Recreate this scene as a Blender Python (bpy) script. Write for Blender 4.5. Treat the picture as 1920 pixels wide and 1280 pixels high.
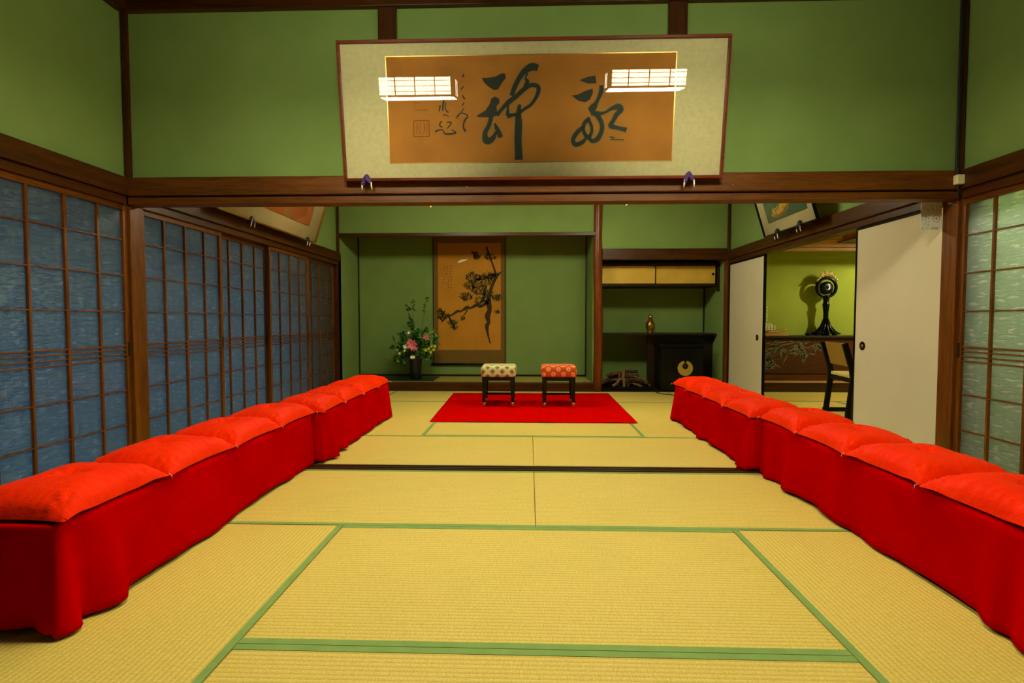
import bpy, math, random
from mathutils import Vector, Matrix
random.seed(7)
for _o in list(bpy.data.objects):
    bpy.data.objects.remove(_o, do_unlink=True)
S = bpy.context.scene
COL = S.collection

# ------------------------------------------------------------------ camera
cam_d = bpy.data.cameras.new('camera')
cam_d.sensor_fit = 'HORIZONTAL'; cam_d.sensor_width = 36.0
cam_d.lens = 981.65 / 1920 * 36.0
cam_d.clip_start = 0.05
cam = bpy.data.objects.new('camera', cam_d); COL.objects.link(cam)
cam.location = (-0.033, 0.0, 0.9755)
cam.rotation_euler = (math.pi / 2 - 0.0420, 0.0, 0.0321)
S.camera = cam
# ------------------------------------------------------------------ dusk sky
W = bpy.data.worlds.new('dusk'); S.world = W; W.use_nodes = True
bg = W.node_tree.nodes['Background']
bg.inputs[0].default_value = (0.065, 0.23, 0.44, 1); bg.inputs[1].default_value = 2.5
# ------------------------------------------------------------------ exposure
S.view_settings.view_transform = 'Standard'
S.view_settings.look = 'None'
S.view_settings.exposure = 0.0
S.view_settings.gamma = 1.0
S.view_settings.use_curve_mapping = False
LAMP_SIDE, LAMP_BOTTOM, FAR_SIDE, FAR_BOTTOM, ROOM2_LAMP = 42.0, 72.0, 48.0, 50.0, 1300.0
LAMP_COL = (1.0, 0.92, 0.60, 1)

# ------------------------------------------------------------------ helpers
def srgb(r, g, b):
    def f(c):
        c /= 255.0
        return c / 12.92 if c <= 0.04045 else ((c + 0.055) / 1.055) ** 2.4
    return (f(r), f(g), f(b), 1.0)

ORG = {}
class MB:
    def __init__(s): s.v = []; s.f = []
    def add(s, vs, fs):
        n = len(s.v); s.v += [tuple(p) for p in vs]; s.f += [tuple(i + n for i in f) for f in fs]; return s
    def box(s, x0, x1, y0, y1, z0, z1):
        return s.add([(x0,y0,z0),(x1,y0,z0),(x1,y1,z0),(x0,y1,z0),(x0,y0,z1),(x1,y0,z1),(x1,y1,z1),(x0,y1,z1)],
                     [(3,2,1,0),(4,5,6,7),(0,1,5,4),(1,2,6,5),(2,3,7,6),(3,0,4,7)])
    def bar(s, a, b, w, d, up=(0,0,1)):
        a = Vector(a); b = Vector(b); t = (b - a).normalized(); up = Vector(up)
        if abs(t.dot(up)) > .98: up = Vector((0,1,0))
        x = t.cross(up).normalized() * w / 2; y = x.cross(t).normalized() * d / 2
        vs = [a-x-y, a+x-y, a+x+y, a-x+y, b-x-y, b+x-y, b+x+y, b-x+y]
        return s.add(vs, [(0,1,2,3),(7,6,5,4),(1,0,4,5),(2,1,5,6),(3,2,6,7),(0,3,7,4)])
    def tube(s, pts, r, n=10, closed=False):
        pts = [Vector(p) for p in pts]; m = len(pts)
        rs = r if isinstance(r, (list, tuple)) else [r] * m
        vs = []; prev = None
        for i, p in enumerate(pts):
            if closed: t = pts[(i+1) % m] - pts[i-1]
            else: t = pts[min(i+1, m-1)] - pts[max(i-1, 0)]
            t.normalize()
            if prev is None:
                a = Vector((0,0,1)) if abs(t.z) < .9 else Vector((1,0,0))
                x = t.cross(a).normalized()
            else: x = (prev - t * prev.dot(t)).normalized()
            prev = x; y = t.cross(x)
            for k in range(n):
                an = 2*math.pi*k/n; vs.append(p + (x*math.cos(an) + y*math.sin(an)) * rs[i])
        fs = []
        for i in range(m if closed else m-1):
            j = (i+1) % m
            for k in range(n):
                fs.append((i*n+k, i*n+(k+1)%n, j*n+(k+1)%n, j*n+k))
        if not closed:
            fs.append(tuple(range(n-1,-1,-1))); fs.append(tuple((m-1)*n+k for k in range(n)))
        return s.add(vs, fs)
    def lathe(s, prof, c, n=32, axis='z'):
        vs = []
        for r, h in prof:
            for k in range(n):
                an = 2*math.pi*k/n
                if axis == 'z': vs.append((c[0]+r*math.cos(an), c[1]+r*math.sin(an), c[2]+h))
                elif axis == 'y': vs.append((c[0]+r*math.cos(an), c[1]-h, c[2]+r*math.sin(an)))
                else: vs.append((c[0]+h, c[1]+r*math.cos(an), c[2]+r*math.sin(an)))
        fs = []
        for i in range(len(prof)-1):
            for k in range(n): fs.append((i*n+k, i*n+(k+1)%n, (i+1)*n+(k+1)%n, (i+1)*n+k))
        fs.append(tuple(range(n-1,-1,-1))); fs.append(tuple((len(prof)-1)*n+k for k in range(n)))
        return s.add(vs, fs)
    def ball(s, c, r, n=10, sc=(1,1,1)):
        vs = []; fs = []
        for i in range(1, n):
            th = math.pi*i/n
            for k in range(n*2):
                an = math.pi*k/n
                vs.append((c[0]+r*sc[0]*math.sin(th)*math.cos(an), c[1]+r*sc[1]*math.sin(th)*math.sin(an), c[2]+r*sc[2]*math.cos(th)))
        m = n*2
        for i in range(n-2):
            for k in range(m): fs.append((i*m+k, (i+1)*m+k, (i+1)*m+(k+1)%m, i*m+(k+1)%m))
        b = len(vs); vs.append((c[0],c[1],c[2]+r*sc[2])); vs.append((c[0],c[1],c[2]-r*sc[2]))
        for k in range(m):
            fs.append((b, k, (k+1)%m)); fs.append((b+1, (n-2)*m+(k+1)%m, (n-2)*m+k))
        return s.add(vs, fs)
    def grid(s, P, nu, nv, closed_u=False):
        vs = [P(i, j) for j in range(nv) for i in range(nu)]; fs = []
        for j in range(nv-1):
            for i in range(nu if closed_u else nu-1):
                k = (i+1) % nu
                fs.append((j*nu+i, j*nu+k, (j+1)*nu+k, (j+1)*nu+i))
        return s.add(vs, fs)
    def build(s, name, mat, parent=None, smooth=False, bevel=0, origin=None, solid=0, sub=0, mods=None):
        if parent is not None: o0 = Vector(ORG[parent.name])
        else:
            if origin is None:
                xs = [p[0] for p in s.v]; ys = [p[1] for p in s.v]; zs = [p[2] for p in s.v]
                origin = ((min(xs)+max(xs))/2, (min(ys)+max(ys))/2, min(zs))
            o0 = Vector(origin)
        me = bpy.data.meshes.new(name)
        me.from_pydata([tuple(Vector(p) - o0) for p in s.v], [], s.f); me.update()
        me.materials.append(mat)
        if smooth: me.shade_smooth()
        o = bpy.data.objects.new(name, me); COL.objects.link(o)
        if parent is not None: o.parent = parent; ORG[o.name] = tuple(o0)
        else: o.location = o0; ORG[o.name] = tuple(o0)
        if bevel:
            b = o.modifiers.new('bevel', 'BEVEL'); b.width = bevel; b.segments = 2; b.limit_method = 'ANGLE'
        if solid:
            b = o.modifiers.new('solid', 'SOLIDIFY'); b.thickness = solid; b.offset = -1
        if sub:
            b = o.modifiers.new('sub', 'SUBSURF'); b.levels = sub; b.render_levels = sub
        return o

def box(name, mat, x0,x1,y0,y1,z0,z1, parent=None, bevel=0):
    return MB().box(x0,x1,y0,y1,z0,z1).build(name, mat, parent, bevel=bevel)
def empty(name, loc):
    o = bpy.data.objects.new(name, None); COL.objects.link(o); o.location = loc; o.empty_display_size = .1
    ORG[o.name] = tuple(loc); return o
def T(o, label, cat, group=None):
    o['label'] = label; o['category'] = cat
    if group: o['group'] = group
    return o
def ST(o, label=None):
    o['kind'] = 'structure'
    if label: o['label'] = label
    return o
_tn = [0]
def trim(mat, *a, bevel=.003):
    _tn[0] += 1
    return ST(box('trim_%d' % _tn[0], mat, *a, bevel=bevel))

# ------------------------------------------------------------------ materials
def mat(name, col, rough=.6, spec=.5, metal=0, **kw):
    m = bpy.data.materials.new(name); m.use_nodes = True
    p = m.node_tree.nodes['Principled BSDF']
    p.inputs['Base Color'].default_value = col; p.inputs['Roughness'].default_value = rough
    p.inputs['Specular IOR Level'].default_value = spec; p.inputs['Metallic'].default_value = metal
    for k, v in kw.items(): p.inputs[k.replace('_', ' ')].default_value = v
    return m
def N(m, t, **kw):
    n = m.node_tree.nodes.new(t)
    for k, v in kw.items(): setattr(n, k, v)
    return n
def L(m, a, b): m.node_tree.links.new(a, b)
def PB(m): return m.node_tree.nodes['Principled BSDF']
def coords(m, scale=(1,1,1), rot=(0,0,0), space='Object'):
    tc = N(m, 'ShaderNodeTexCoord'); mp = N(m, 'ShaderNodeMapping')
    mp.inputs['Scale'].default_value = scale; mp.inputs['Rotation'].default_value = rot
    L(m, tc.outputs[space], mp.inputs['Vector']); return mp.outputs['Vector']
def noise(m, vec, scale, detail=4, rough=.55):
    n = N(m, 'ShaderNodeTexNoise'); n.inputs['Scale'].default_value = scale
    n.inputs['Detail'].default_value = detail; n.inputs['Roughness'].default_value = rough
    L(m, vec, n.inputs['Vector']); return n.outputs['Fac']
def ramp(m, fac, stops, interp='LINEAR'):
    r = N(m, 'ShaderNodeValToRGB'); r.color_ramp.interpolation = interp
    e = r.color_ramp.elements
    while len(e) < len(stops): e.new(.5)
    for i, (p, c) in enumerate(stops): e[i].position = p; e[i].color = c
    L(m, fac, r.inputs['Fac']); return r.outputs['Color']
def mixc(m, fac, a, b, mode='MIX'):
    n = N(m, 'ShaderNodeMix', data_type='RGBA', blend_type=mode)
    for s_, v in ((0, fac), (6, a), (7, b)):
        if hasattr(v, 'links'): L(m, v, n.inputs[s_])
        else: n.inputs[s_].default_value = v
    return n.outputs[2]
def math_(m, op, a, b=0.0):
    n = N(m, 'ShaderNodeMath', operation=op)
    for s_, v in ((0, a), (1, b)):
        if hasattr(v, 'links'): L(m, v, n.inputs[s_])
        else: n.inputs[s_].default_value = v
    return n.outputs[0]
def bump(m, h, strength=.3, dist=.01):
    b = N(m, 'ShaderNodeBump'); b.inputs['Strength'].default_value = strength; b.inputs['Distance'].default_value = dist
    L(m, h, b.inputs['Height']); L(m, b.outputs[0], PB(m).inputs['Normal']); return b
def noisy(name, c1, c2, scale=6, rough=.8, bstr=.1, bscale=180, stretch=(1,1,1), spec=.3, **kw):
    m = mat(name, c1, rough, spec, **kw); v = coords(m, stretch)
    L(m, ramp(m, noise(m, v, scale), [(.3, c1), (.7, c2)]), PB(m).inputs['Base Color'])
    bump(m, noise(m, v, bscale), bstr, .003); return m
def wood(name, c1, c2, axis, rough=.35, spec=.28):
    sc = [14, 14, 14]; sc['xyz'.index(axis)] = 0.9
    m = mat(name, c1, rough, spec); v = coords(m, sc)
    n1 = noise(m, v, 1.6, 6, .6); n2 = noise(m, v, 9, 4, .6)
    c = ramp(m, n1, [(.3, c1), (.7, c2)])
    c = mixc(m, .35, c, ramp(m, n2, [(.35, (c1[0]*.5, c1[1]*.5, c1[2]*.5, 1)), (.6, c2)]))
    L(m, c, PB(m).inputs['Base Color'])
    r = math_(m, 'MULTIPLY_ADD', n2, .25); r.node.inputs[2].default_value = rough - .1
    L(m, r, PB(m).inputs['Roughness'])
    bump(m, n2, .15, .003); return m

M = {}
M['plaster'] = noisy('green_plaster', srgb(114,140,76), srgb(121,147,82), 3, .92, .12, 320, spec=.12)
M['plaster2'] = noisy('yellow_green_plaster', srgb(150,160,58), srgb(158,168,64), 3, .92, .1, 320, spec=.15)
DW1, DW2 = srgb(30,15,3), srgb(84,44,5)
for a in 'xyz':
    M['dark_'+a] = wood('dark_wood_'+a, DW1, DW2, a, .36)
    M['mid_'+a] = wood('brown_wood_'+a, srgb(66,36,5), srgb(124,70,12), a, .34)
    M['blackwood_'+a] = wood('black_wood_'+a, srgb(22,14,8), srgb(46,30,14), a, .4)
    M['pale_'+a] = wood('pale_wood_'+a, srgb(176,130,82), srgb(206,160,104), a, .45)
M['lintel'] = wood('waxed_lintel_wood', srgb(56,28,2), srgb(114,64,6), 'x', .45, .3)
M['orange_wood'] = wood('orange_wood', srgb(150,80,20), srgb(190,112,34), 'x', .4)
M['log'] = wood('polished_log', srgb(70,32,8), srgb(128,64,18), 'z', .28)
M['lacquer'] = mat('black_lacquer', srgb(7,9,7), .22, .22)
M['lacquer_matt'] = mat('matt_black_lacquer', srgb(9,10,8), .45, .15)
M['gold'] = mat('gold', srgb(214,168,72), .28, .5, 1)
M['goldleaf'] = noisy('gold_leaf_paper', srgb(196,160,56), srgb(214,178,72), 5, .45, .05, 200)
M['fusuma'] = noisy('cream_fusuma_paper', srgb(196,190,160), srgb(202,196,167), 2, .75, .04, 260, spec=.2)
M['white'] = mat('white_paper', srgb(226,228,214), .7)
M['plastic'] = mat('ivory_plastic', srgb(225,220,170), .4)
M['cable'] = mat('black_cable', srgb(16,14,12), .5)
M['felt'] = noisy('red_felt', srgb(186,0,0), srgb(172,0,0), 5, 1.0, .2, 600, spec=.0)
M['ink'] = mat('ink', srgb(34,44,30), .6, .3)
M['inkfaint'] = mat('faint_ink', srgb(92,66,30), .7, .2)
M['seal'] = mat('seal_ink', srgb(122,62,22), .7, .2)
M['purple'] = noisy('purple_silk', srgb(52,26,84), srgb(66,34,100), 30, .6, .2, 300)
M['blacksilk'] = mat('black_silk', srgb(20,16,24), .6)
M['brass'] = mat('brass', srgb(206,166,96), .3, .5, 1)
M['leafd'] = noisy('dark_leaf', srgb(24,64,20), srgb(44,96,30), 30, .5, .05, 200)
M['leafl'] = noisy('fresh_leaf', srgb(70,120,34), srgb(98,148,46), 30, .5, .05, 200)
M['stem'] = mat('stem', srgb(52,70,26), .6)
M['pink'] = noisy('pink_petal', srgb(198,70,96), srgb(230,140,150), 40, .6, .05, 200)
M['whitep'] = mat('white_petal', srgb(232,226,196), .6)
M['yellowp'] = mat('yellow_petal', srgb(190,190,50), .6)
M['vase'] = mat('dark_vase', srgb(14,20,20), .3, .5)

def satin():
    m = mat('scarlet_satin', srgb(255,46,2), .5, .10, Sheen_Weight=.22)
    PB(m).inputs['Sheen Tint'].default_value = (1, .28, 0, 1); PB(m).inputs['Sheen Roughness'].default_value = .35
    PB(m).inputs['Specular Tint'].default_value = (1, .26, .0, 1)
    v = coords(m, (1,1,1))
    L(m, ramp(m, noise(m, v, 5, 2), [(.3, srgb(232,30,0)), (.7, srgb(240,42,0))]), PB(m).inputs['Base Color'])
    bump(m, math_(m, 'ADD', noise(m, v, 17, 5, .65), math_(m, 'MULTIPLY', noise(m, v, 300, 2), .12)), .6, .02)
    return m
M['satin'] = satin()

def tatami(name, long_axis):
    m = mat(name, srgb(196,170,92), .62, .3)
    tc = N(m, 'ShaderNodeTexCoord'); sx = N(m, 'ShaderNodeSeparateXYZ'); L(m, tc.outputs['Object'], sx.inputs[0])
    across = sx.outputs['Y'] if long_axis == 'x' else sx.outputs['X']
    along = sx.outputs['X'] if long_axis == 'x' else sx.outputs['Y']
    rib = math_(m, 'SINE', math_(m, 'MULTIPLY', across, 2*math.pi/.0185))
    sc = (22, 420, 22) if long_axis == 'y' else (420, 22, 22)
    fine = noise(m, coords(m, sc), 1.0, 3, .6)
    cell = noise(m, coords(m, (160,160,160)), 1.0, 2, .6)
    patch = noise(m, coords(m, (1,1,1)), 2.6, 4, .6)
    base = ramp(m, patch, [(.3, srgb(202,178,84)), (.5, srgb(212,188,90)), (.72, srgb(220,188,100))])
    base = mixc(m, .55, base, ramp(m, fine, [(.3, srgb(180,154,62)), (.65, srgb(232,210,112))]))
    base = mixc(m, .35, base, ramp(m, cell, [(.35, srgb(174,148,60)), (.65, srgb(234,208,110))]))
    dark = ramp(m, rib, [(0.0, (0.62,0.60,0.52,1)), (.55, (1,1,1,1))])
    r = N(m, 'ShaderNodeMapRange'); r.inputs['From Min'].default_value = -1; L(m, rib, r.inputs['Value'])
    dark = ramp(m, r.outputs[0], [(0.0, (0.80,0.79,0.74,1)), (.4, (1,1,1,1))])
    L(m, mixc(m, 1.0, base, dark, 'MULTIPLY'), PB(m).inputs['Base Color'])
    bump(m, math_(m, 'ADD', r.outputs[0], math_(m, 'MULTIPLY', fine, .6)), .35, .0025)
    return m
M['tat_x'] = tatami('tatami_rush_x', 'x'); M['tat_y'] = tatami('tatami_rush_y', 'y')
M['heri'] = noisy('green_cloth_border', srgb(118,148,80), srgb(130,158,88), 14, .8, .2, 700, spec=.2)

def arch_glass():
    m = bpy.data.materials.new('picture_glass'); m.use_nodes = True; nt = m.node_tree
    nt.nodes.remove(PB(m)); out = nt.nodes['Material Output']
    tr = N(m, 'ShaderNodeBsdfTransparent'); gl = N(m, 'ShaderNodeBsdfGlossy'); gl.inputs['Roughness'].default_value = .004
    fr = N(m, 'ShaderNodeFresnel'); fr.inputs[0].default_value = 1.5; mx = N(m, 'ShaderNodeMixShader')
    L(m, fr.outputs[0], mx.inputs[0]); L(m, tr.outputs[0], mx.inputs[1]); L(m, gl.outputs[0], mx.inputs[2])
    L(m, mx.outputs[0], out.inputs[0]); return m
M['glass'] = arch_glass()

def obscure_glass():
    # figured glass: diffuses what lies behind it and throws broken reflections
    m = bpy.data.materials.new('figured_glass'); m.use_nodes = True; nt = m.node_tree
    nt.nodes.remove(PB(m)); out = nt.nodes['Material Output']
    v = coords(m, (1, 15, 70))
    h = noise(m, v, 1.0, 2, .5)
    v2 = coords(m, (1, 120, 9)); h2 = noise(m, v2, 1.0, 2, .5)
    hh = math_(m, 'ADD', math_(m, 'MULTIPLY', ramp(m, h, [(.48, (0,0,0,1)), (.64, (1,1,1,1))]), 1.0), math_(m, 'MULTIPLY', h2, .35))
    b = N(m, 'ShaderNodeBump'); b.inputs['Strength'].default_value = 1.0; b.inputs['Distance'].default_value = .012
    L(m, hh, b.inputs['Height'])
    rf = N(m, 'ShaderNodeBsdfRefraction'); rf.inputs['IOR'].default_value = 1.05; rf.inputs['Roughness'].default_value = .55
    rf.inputs['Color'].default_value = (.80, .88, .86, 1)
    tl = N(m, 'ShaderNodeBsdfTranslucent'); L(m, mixc(m, ramp(m, h, [(.54, (0,0,0,1)), (.62, (1,1,1,1))]), (.58, .68, .66, 1), (1, 1, 1, 1)), tl.inputs['Color'])
    gl = N(m, 'ShaderNodeBsdfGlossy'); gl.inputs['Roughness'].default_value = .11
    b2 = N(m, 'ShaderNodeBump'); b2.inputs['Strength'].default_value = .5; b2.inputs['Distance'].default_value = .0025
    L(m, hh, b2.inputs['Height'])
    for n in (rf, tl): L(m, b2.outputs[0], n.inputs['Normal'])
    L(m, b.outputs[0], gl.inputs['Normal'])
    m1 = N(m, 'ShaderNodeMixShader'); m1.inputs[0].default_value = .7; L(m, rf.outputs[0], m1.inputs[1]); L(m, tl.outputs[0], m1.inputs[2])
    fr = N(m, 'ShaderNodeFresnel'); fr.inputs[0].default_value = 1.6; L(m, b2.outputs[0], fr.inputs['Normal'])
    m2 = N(m, 'ShaderNodeMixShader'); L(m, fr.outputs[0], m2.inputs[0]); L(m, m1.outputs[0], m2.inputs[1]); L(m, gl.outputs[0], m2.inputs[2])
    L(m, m2.outputs[0], out.inputs[0]); return m
M['figured'] = obscure_glass()

def emis(name, col, st):
    m = bpy.data.materials.new(name); m.use_nodes = True; p = PB(m)
    p.inputs['Base Color'].default_value = (.8,.8,.75,1)
    p.inputs['Emission Color'].default_value = col; p.inputs['Emission Strength'].default_value = st; return m
M['paper_lit'] = emis('lit_lantern_paper', LAMP_COL, LAMP_SIDE)
M['diffuser'] = emis('lit_lantern_diffuser', LAMP_COL, LAMP_BOTTOM)
M['paper_far'] = emis('lit_far_lantern_paper', LAMP_COL, FAR_SIDE)
M['diffuser_far'] = emis('lit_far_lantern_diffuser', LAMP_COL, FAR_BOTTOM)
M['bulb'] = emis('bulb', (1, .95, .60, 1), ROOM2_LAMP)

def brocade(name, stops, scale, metric, shift=0.0):
    m = mat(name, stops[0][1], .7, .2)
    tc = N(m, 'ShaderNodeTexCoord'); sx = N(m, 'ShaderNodeSeparateXYZ'); L(m, tc.outputs['Object'], sx.inputs[0])
    u = math_(m, 'ADD', sx.outputs['X'], math_(m, 'MULTIPLY', sx.outputs['Y'], .25))
    v = math_(m, 'ADD', math_(m, 'ADD', sx.outputs['Z'], sx.outputs['Y']), shift)
    cb = N(m, 'ShaderNodeCombineXYZ'); L(m, math_(m, 'ADD', u, v), cb.inputs[0]); L(m, math_(m, 'SUBTRACT', u, v), cb.inputs[1])
    vo = N(m, 'ShaderNodeTexVoronoi', distance=metric, voronoi_dimensions='2D'); vo.inputs['Randomness'].default_value = 0; vo.inputs['Scale'].default_value = scale
    L(m, cb.outputs[0], vo.inputs['Vector'])
    L(m, ramp(m, vo.outputs['Distance'], stops, 'CONSTANT'), PB(m).inputs['Base Color']); bump(m, vo.outputs['Distance'], .2, .003); return m
def stool_green():
    return brocade('mint_lattice_brocade', [(0, srgb(150,96,44)), (.20, srgb(176,140,84)), (.27, srgb(120,140,80)), (.31, srgb(214,220,168)), (.42, srgb(150,170,110)), (.46, srgb(222,226,176))], 9.4, 'CHEBYCHEV')
def stool_orange():
    return brocade('orange_spotted_brocade', [(0, srgb(206,96,50)), (.10, srgb(240,156,116)), (.30, srgb(222,120,70)), (.34, srgb(198,82,12))], 9.2, 'EUCLIDEAN', .03)
M['mint'] = stool_green(); M['orange'] = stool_orange()

# ------------------------------------------------------------------ room constants
XL, XR = -2.62, 2.61          # room faces of the side walls
YS0, YS1 = 3.33, 3.43         # sill and lintel between the two rooms
YK, YB = 7.07, 7.90           # tokonoma kerb, alcove back wall
ZK0, ZK1, ZN = 1.715, 1.768, 1.883   # kamoi bottom, nageshi bottom and top
ZC = 2.95
YN = -1.3                     # wall behind the camera

# ------------------------------------------------------------------ setting: shell
def struct(name, m, *a): return ST(box(name, m, *a))
struct('floor', M['dark_x'], XL-.12, XR+.12, YN-.1, YB+.1, -.12, -.05)
struct('floor_beyond', M['dark_x'], XR+.121, 6.2, 3.2, YB+.1, -.12, -.05)
struct('floor_veranda', M['dark_y'], -3.75, XL-.121, YN-.1, YB+.1, -.12, -.04)
struct('floor_passage', M['mid_y'], XR+.121, 3.9, YN-.1, 3.199, -.12, -.04)
struct('ceiling', M['dark_y'], XL-.12, XR+.12, YN-.1, YB+.1, ZC+.09, ZC+.17)
struct('wall_near', M['dark_z'], XL-.12, XR+.12, YN-.1, YN, -.05, ZC+.09)
# plaster above the side lintels
struct('wall_left', M['plaster'], XL-.09, XL-.03, YN, YK, ZN-.02, ZC+.09)
struct('wall_right', M['plaster'], XR+.03, XR+.09, YN, YK, ZN-.02, ZC+.09)
struct('wall_middle', M['plaster'], XL-.03, XR+.03, 3.36, 3.40, ZN-.02, ZC+.09)
# tokonoma and shelf alcove
struct('wall_back', M['plaster'], XL-.12, XR+.12, YB, YB+.08, -.05, ZC+.09)
struct('wall_alcove_left', M['plaster'], XL-.09, XL, YK, YB, -.05, ZC+.09)
struct('wall_alcove_right', M['plaster'], XR-.03, XR+.09, YK+.07, YB, -.05, ZC+.09)
struct('wall_alcove_divider', M['plaster'], .83, .91, YK+.06, YB, -.05, ZC+.09)
struct('wall_over_tokonoma', M['plaster'], XL-.03, .86, YK+.02, YK+.07, 2.14, ZC+.09)
struct('wall_over_shelves', M['plaster'], .93, XR+.03, YK+.02, YK+.07, ZN+.03, ZC+.09)
struct('ceiling_tokonoma', M['dark_x'], XL, .83, YK+.07, YB, 2.42, 2.46)
struct('ceiling_shelves', M['dark_x'], .91, XR-.03, YK+.07, YB, 2.0, 2.04)
# veranda outside the left wall
struct('ceiling_veranda', M['dark_y'], -4.3, XL-.121, YN-.1, YB+.1, 2.2, 2.26)
struct('wall_added_shade_top', M['dark_y'], -3.72, -3.62, YN-.1, YB+.1, 1.66, 2.2)  # unseen beam, set low to darken the top of the glass
struct('wall_veranda_end', M['plaster'], -3.72, XL-.121, YB, YB+.06, -.04, 2.2)
struct('wall_veranda_near', M['plaster'], -3.72, XL-.121, YN-.1, YN-.04, -.04, 2.2)
struct('wall_added_shade_far', M['dark_z'], -3.72, -3.66, 6.0, YB, -.04, 1.66)  # unseen dark wall added to block dusk light behind the far doors
struct('ground', noisy('garden_soil', srgb(40,48,30), srgb(60,66,44), 3, .95, .3, 60), -14, -3.76, -8, 20, -.6, -.5)
for y in (1.3, 3.5, 5.2):
    trim(M['dark_z'], -3.72, -3.64, y-.04, y+.04, -.04, 1.66)
# passage behind the right wall
struct('wall_passage', noisy('grey_plaster', srgb(190,200,170), srgb(200,208,180), 3, .9, .1, 200), 3.86, 3.94, YN-.1, 3.199, -.04, 2.5)
struct('ceiling_passage', M['dark_y'], XR+.121, 3.94, YN-.1, 3.199, 2.5, 2.56)
struct('wall_passage_near', M['plaster'], XR+.121, 3.9, YN-.1, YN-.04, -.04, 2.5)

# beams, lintels, posts
trim(M['dark_x'], XL-.02, XR+.02, 3.32, 3.44, 2.93, ZC+.08)
trim(M['lintel'], XL, XR, YS0, YS1, ZK0, ZK1-.006)                     # kamoi
trim(M['lintel'], XL, XR, YS0-.022, YS1+.022, ZK1, ZN, bevel=.005)      # nageshi
trim(M['blackwood_x'], XL+.02, XR-.02, YS0, YS1, -.05, .004)                  # sill body
for i, y in enumerate((3.335, 3.375, 3.415)):                           # ridges that leave two grooves
    trim(M['dark_x'], XL+.02, XR-.02, y-.006 if i else 3.33, y+.008, .004, .010, bevel=.001)
for x in (-.925, .885):                                                 # short struts over the lintel
    trim(M['dark_z'], x-.058, x+.058, 3.335, 3.43, ZN, 2.93)
for sx, X in ((-1, XL), (1, XR)):
    a, b = (X-.12, X) if sx < 0 else (X, X+.12)
    trim(M['mid_z'], a-.0, b, 3.345, 3.465, -.05, ZK0)                  # post between the rooms
    trim(M['dark_z'], X-.018, X+.018, 3.335, 3.36, ZN, 2.93)            # corner strip over it
    trim(M['dark_z'], X-.018, X+.018, 3.40, 3.425, ZN, 2.93)
    trim(M['dark_z'], X-.012, X+.012, YK-.02, YK+.019, ZN, 2.93)
    for (y0, y1) in ((YN, 3.32), (3.44, YK+.015)):
        c0, c1 = (X-.12, X+.0) if sx < 0 else (X, X+.12)
        trim(M['dark_y'], c0, c1, y0, y1, ZK0, ZK1-.001)
        n0, n1 = (X-.14, X+.022) if sx < 0 else (X-.022, X+.14)
        trim(M['dark_y'], n0, n1, y0, y1, ZK1, ZN, bevel=.005)
        trim(M['mid_y'], c0, c1, y0, y1, -.05, .006)
        e0, e1 = (X-.03, X+.035) if sx < 0 else (X-.035, X+.03)
        trim(M['dark_y'], e0, e1, y0, y1-.0, 2.93, 2.995)
    trim(M['dark_z'], X-(.12 if sx < 0 else 0), X+(.12 if sx > 0 else 0), YK-.005, YK+.10, -.05, ZN)
trim(M['dark_x'], XL, XR, YN, YN+.06, 2.93, 2.995)
# ceiling battens
for i in range(13):
    y = YN + .35*i + .3
    if y < 3.3: trim(M['blackwood_x'], XL, XR, y-.018, y+.018, ZC+.055, ZC+.09)
for i in range(9):
    y = 3.75 + .38*i
    trim(M['blackwood_x'], XL, XR, y-.018, y+.018, ZC+.055, ZC+.09)
# tokonoma trims
trim(M['dark_x'], XL+.01, .86, YK-.02, YK+.09, 2.095, 2.14)
trim(M['dark_x'], XL+.01, .845, YK, YK+.10, -.05, .118, bevel=.006)
struct('floor_tokonoma', noisy('tokonoma_mat', srgb(150,140,62), srgb(160,150,72), 8, .6, .2, 400, (1,12,1)), XL, .83, YK+.10, YB, -.05, .116)
trim(M['blackwood_x'], XL, .83, YB-.012, YB, .116, .145)
trim(M['blackwood_z'], XL, XL+.018, YB-.018, YB, .145, 2.42)
trim(M['blackwood_z'], .812, .83, YB-.018, YB, .145, 2.42)
trim(M['dark_x'], .95, XR, YK-.01, YK+.09, 1.775, ZN+.035, bevel=.004)
trim(M['blackwood_z'], XR-.05, XR-.03, YB-.018, YB, .05, 2.0)
trim(M['mid_z'], XR-.028, XR+.0, YK+.0, YK+.07, -.05, 1.775)
struct('floor_shelf_alcove', M['blackwood_x'], .91, XR-.03, YK+.06, YB, -.05, .012)

# polished alcove log
p = []
for k in range(15):
    z = -.05 + 3.0*k/14
    p.append((.897 + .008*math.sin(z*2.3), YK+.03 + .004*math.cos(z*3.1), z))
ST(MB().tube(p, [.06+.003*math.sin(k*1.7) for k in range(15)], 20).build('trim_90', M['log'], smooth=True), 'polished reddish log pillar between tokonoma and shelves')

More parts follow.
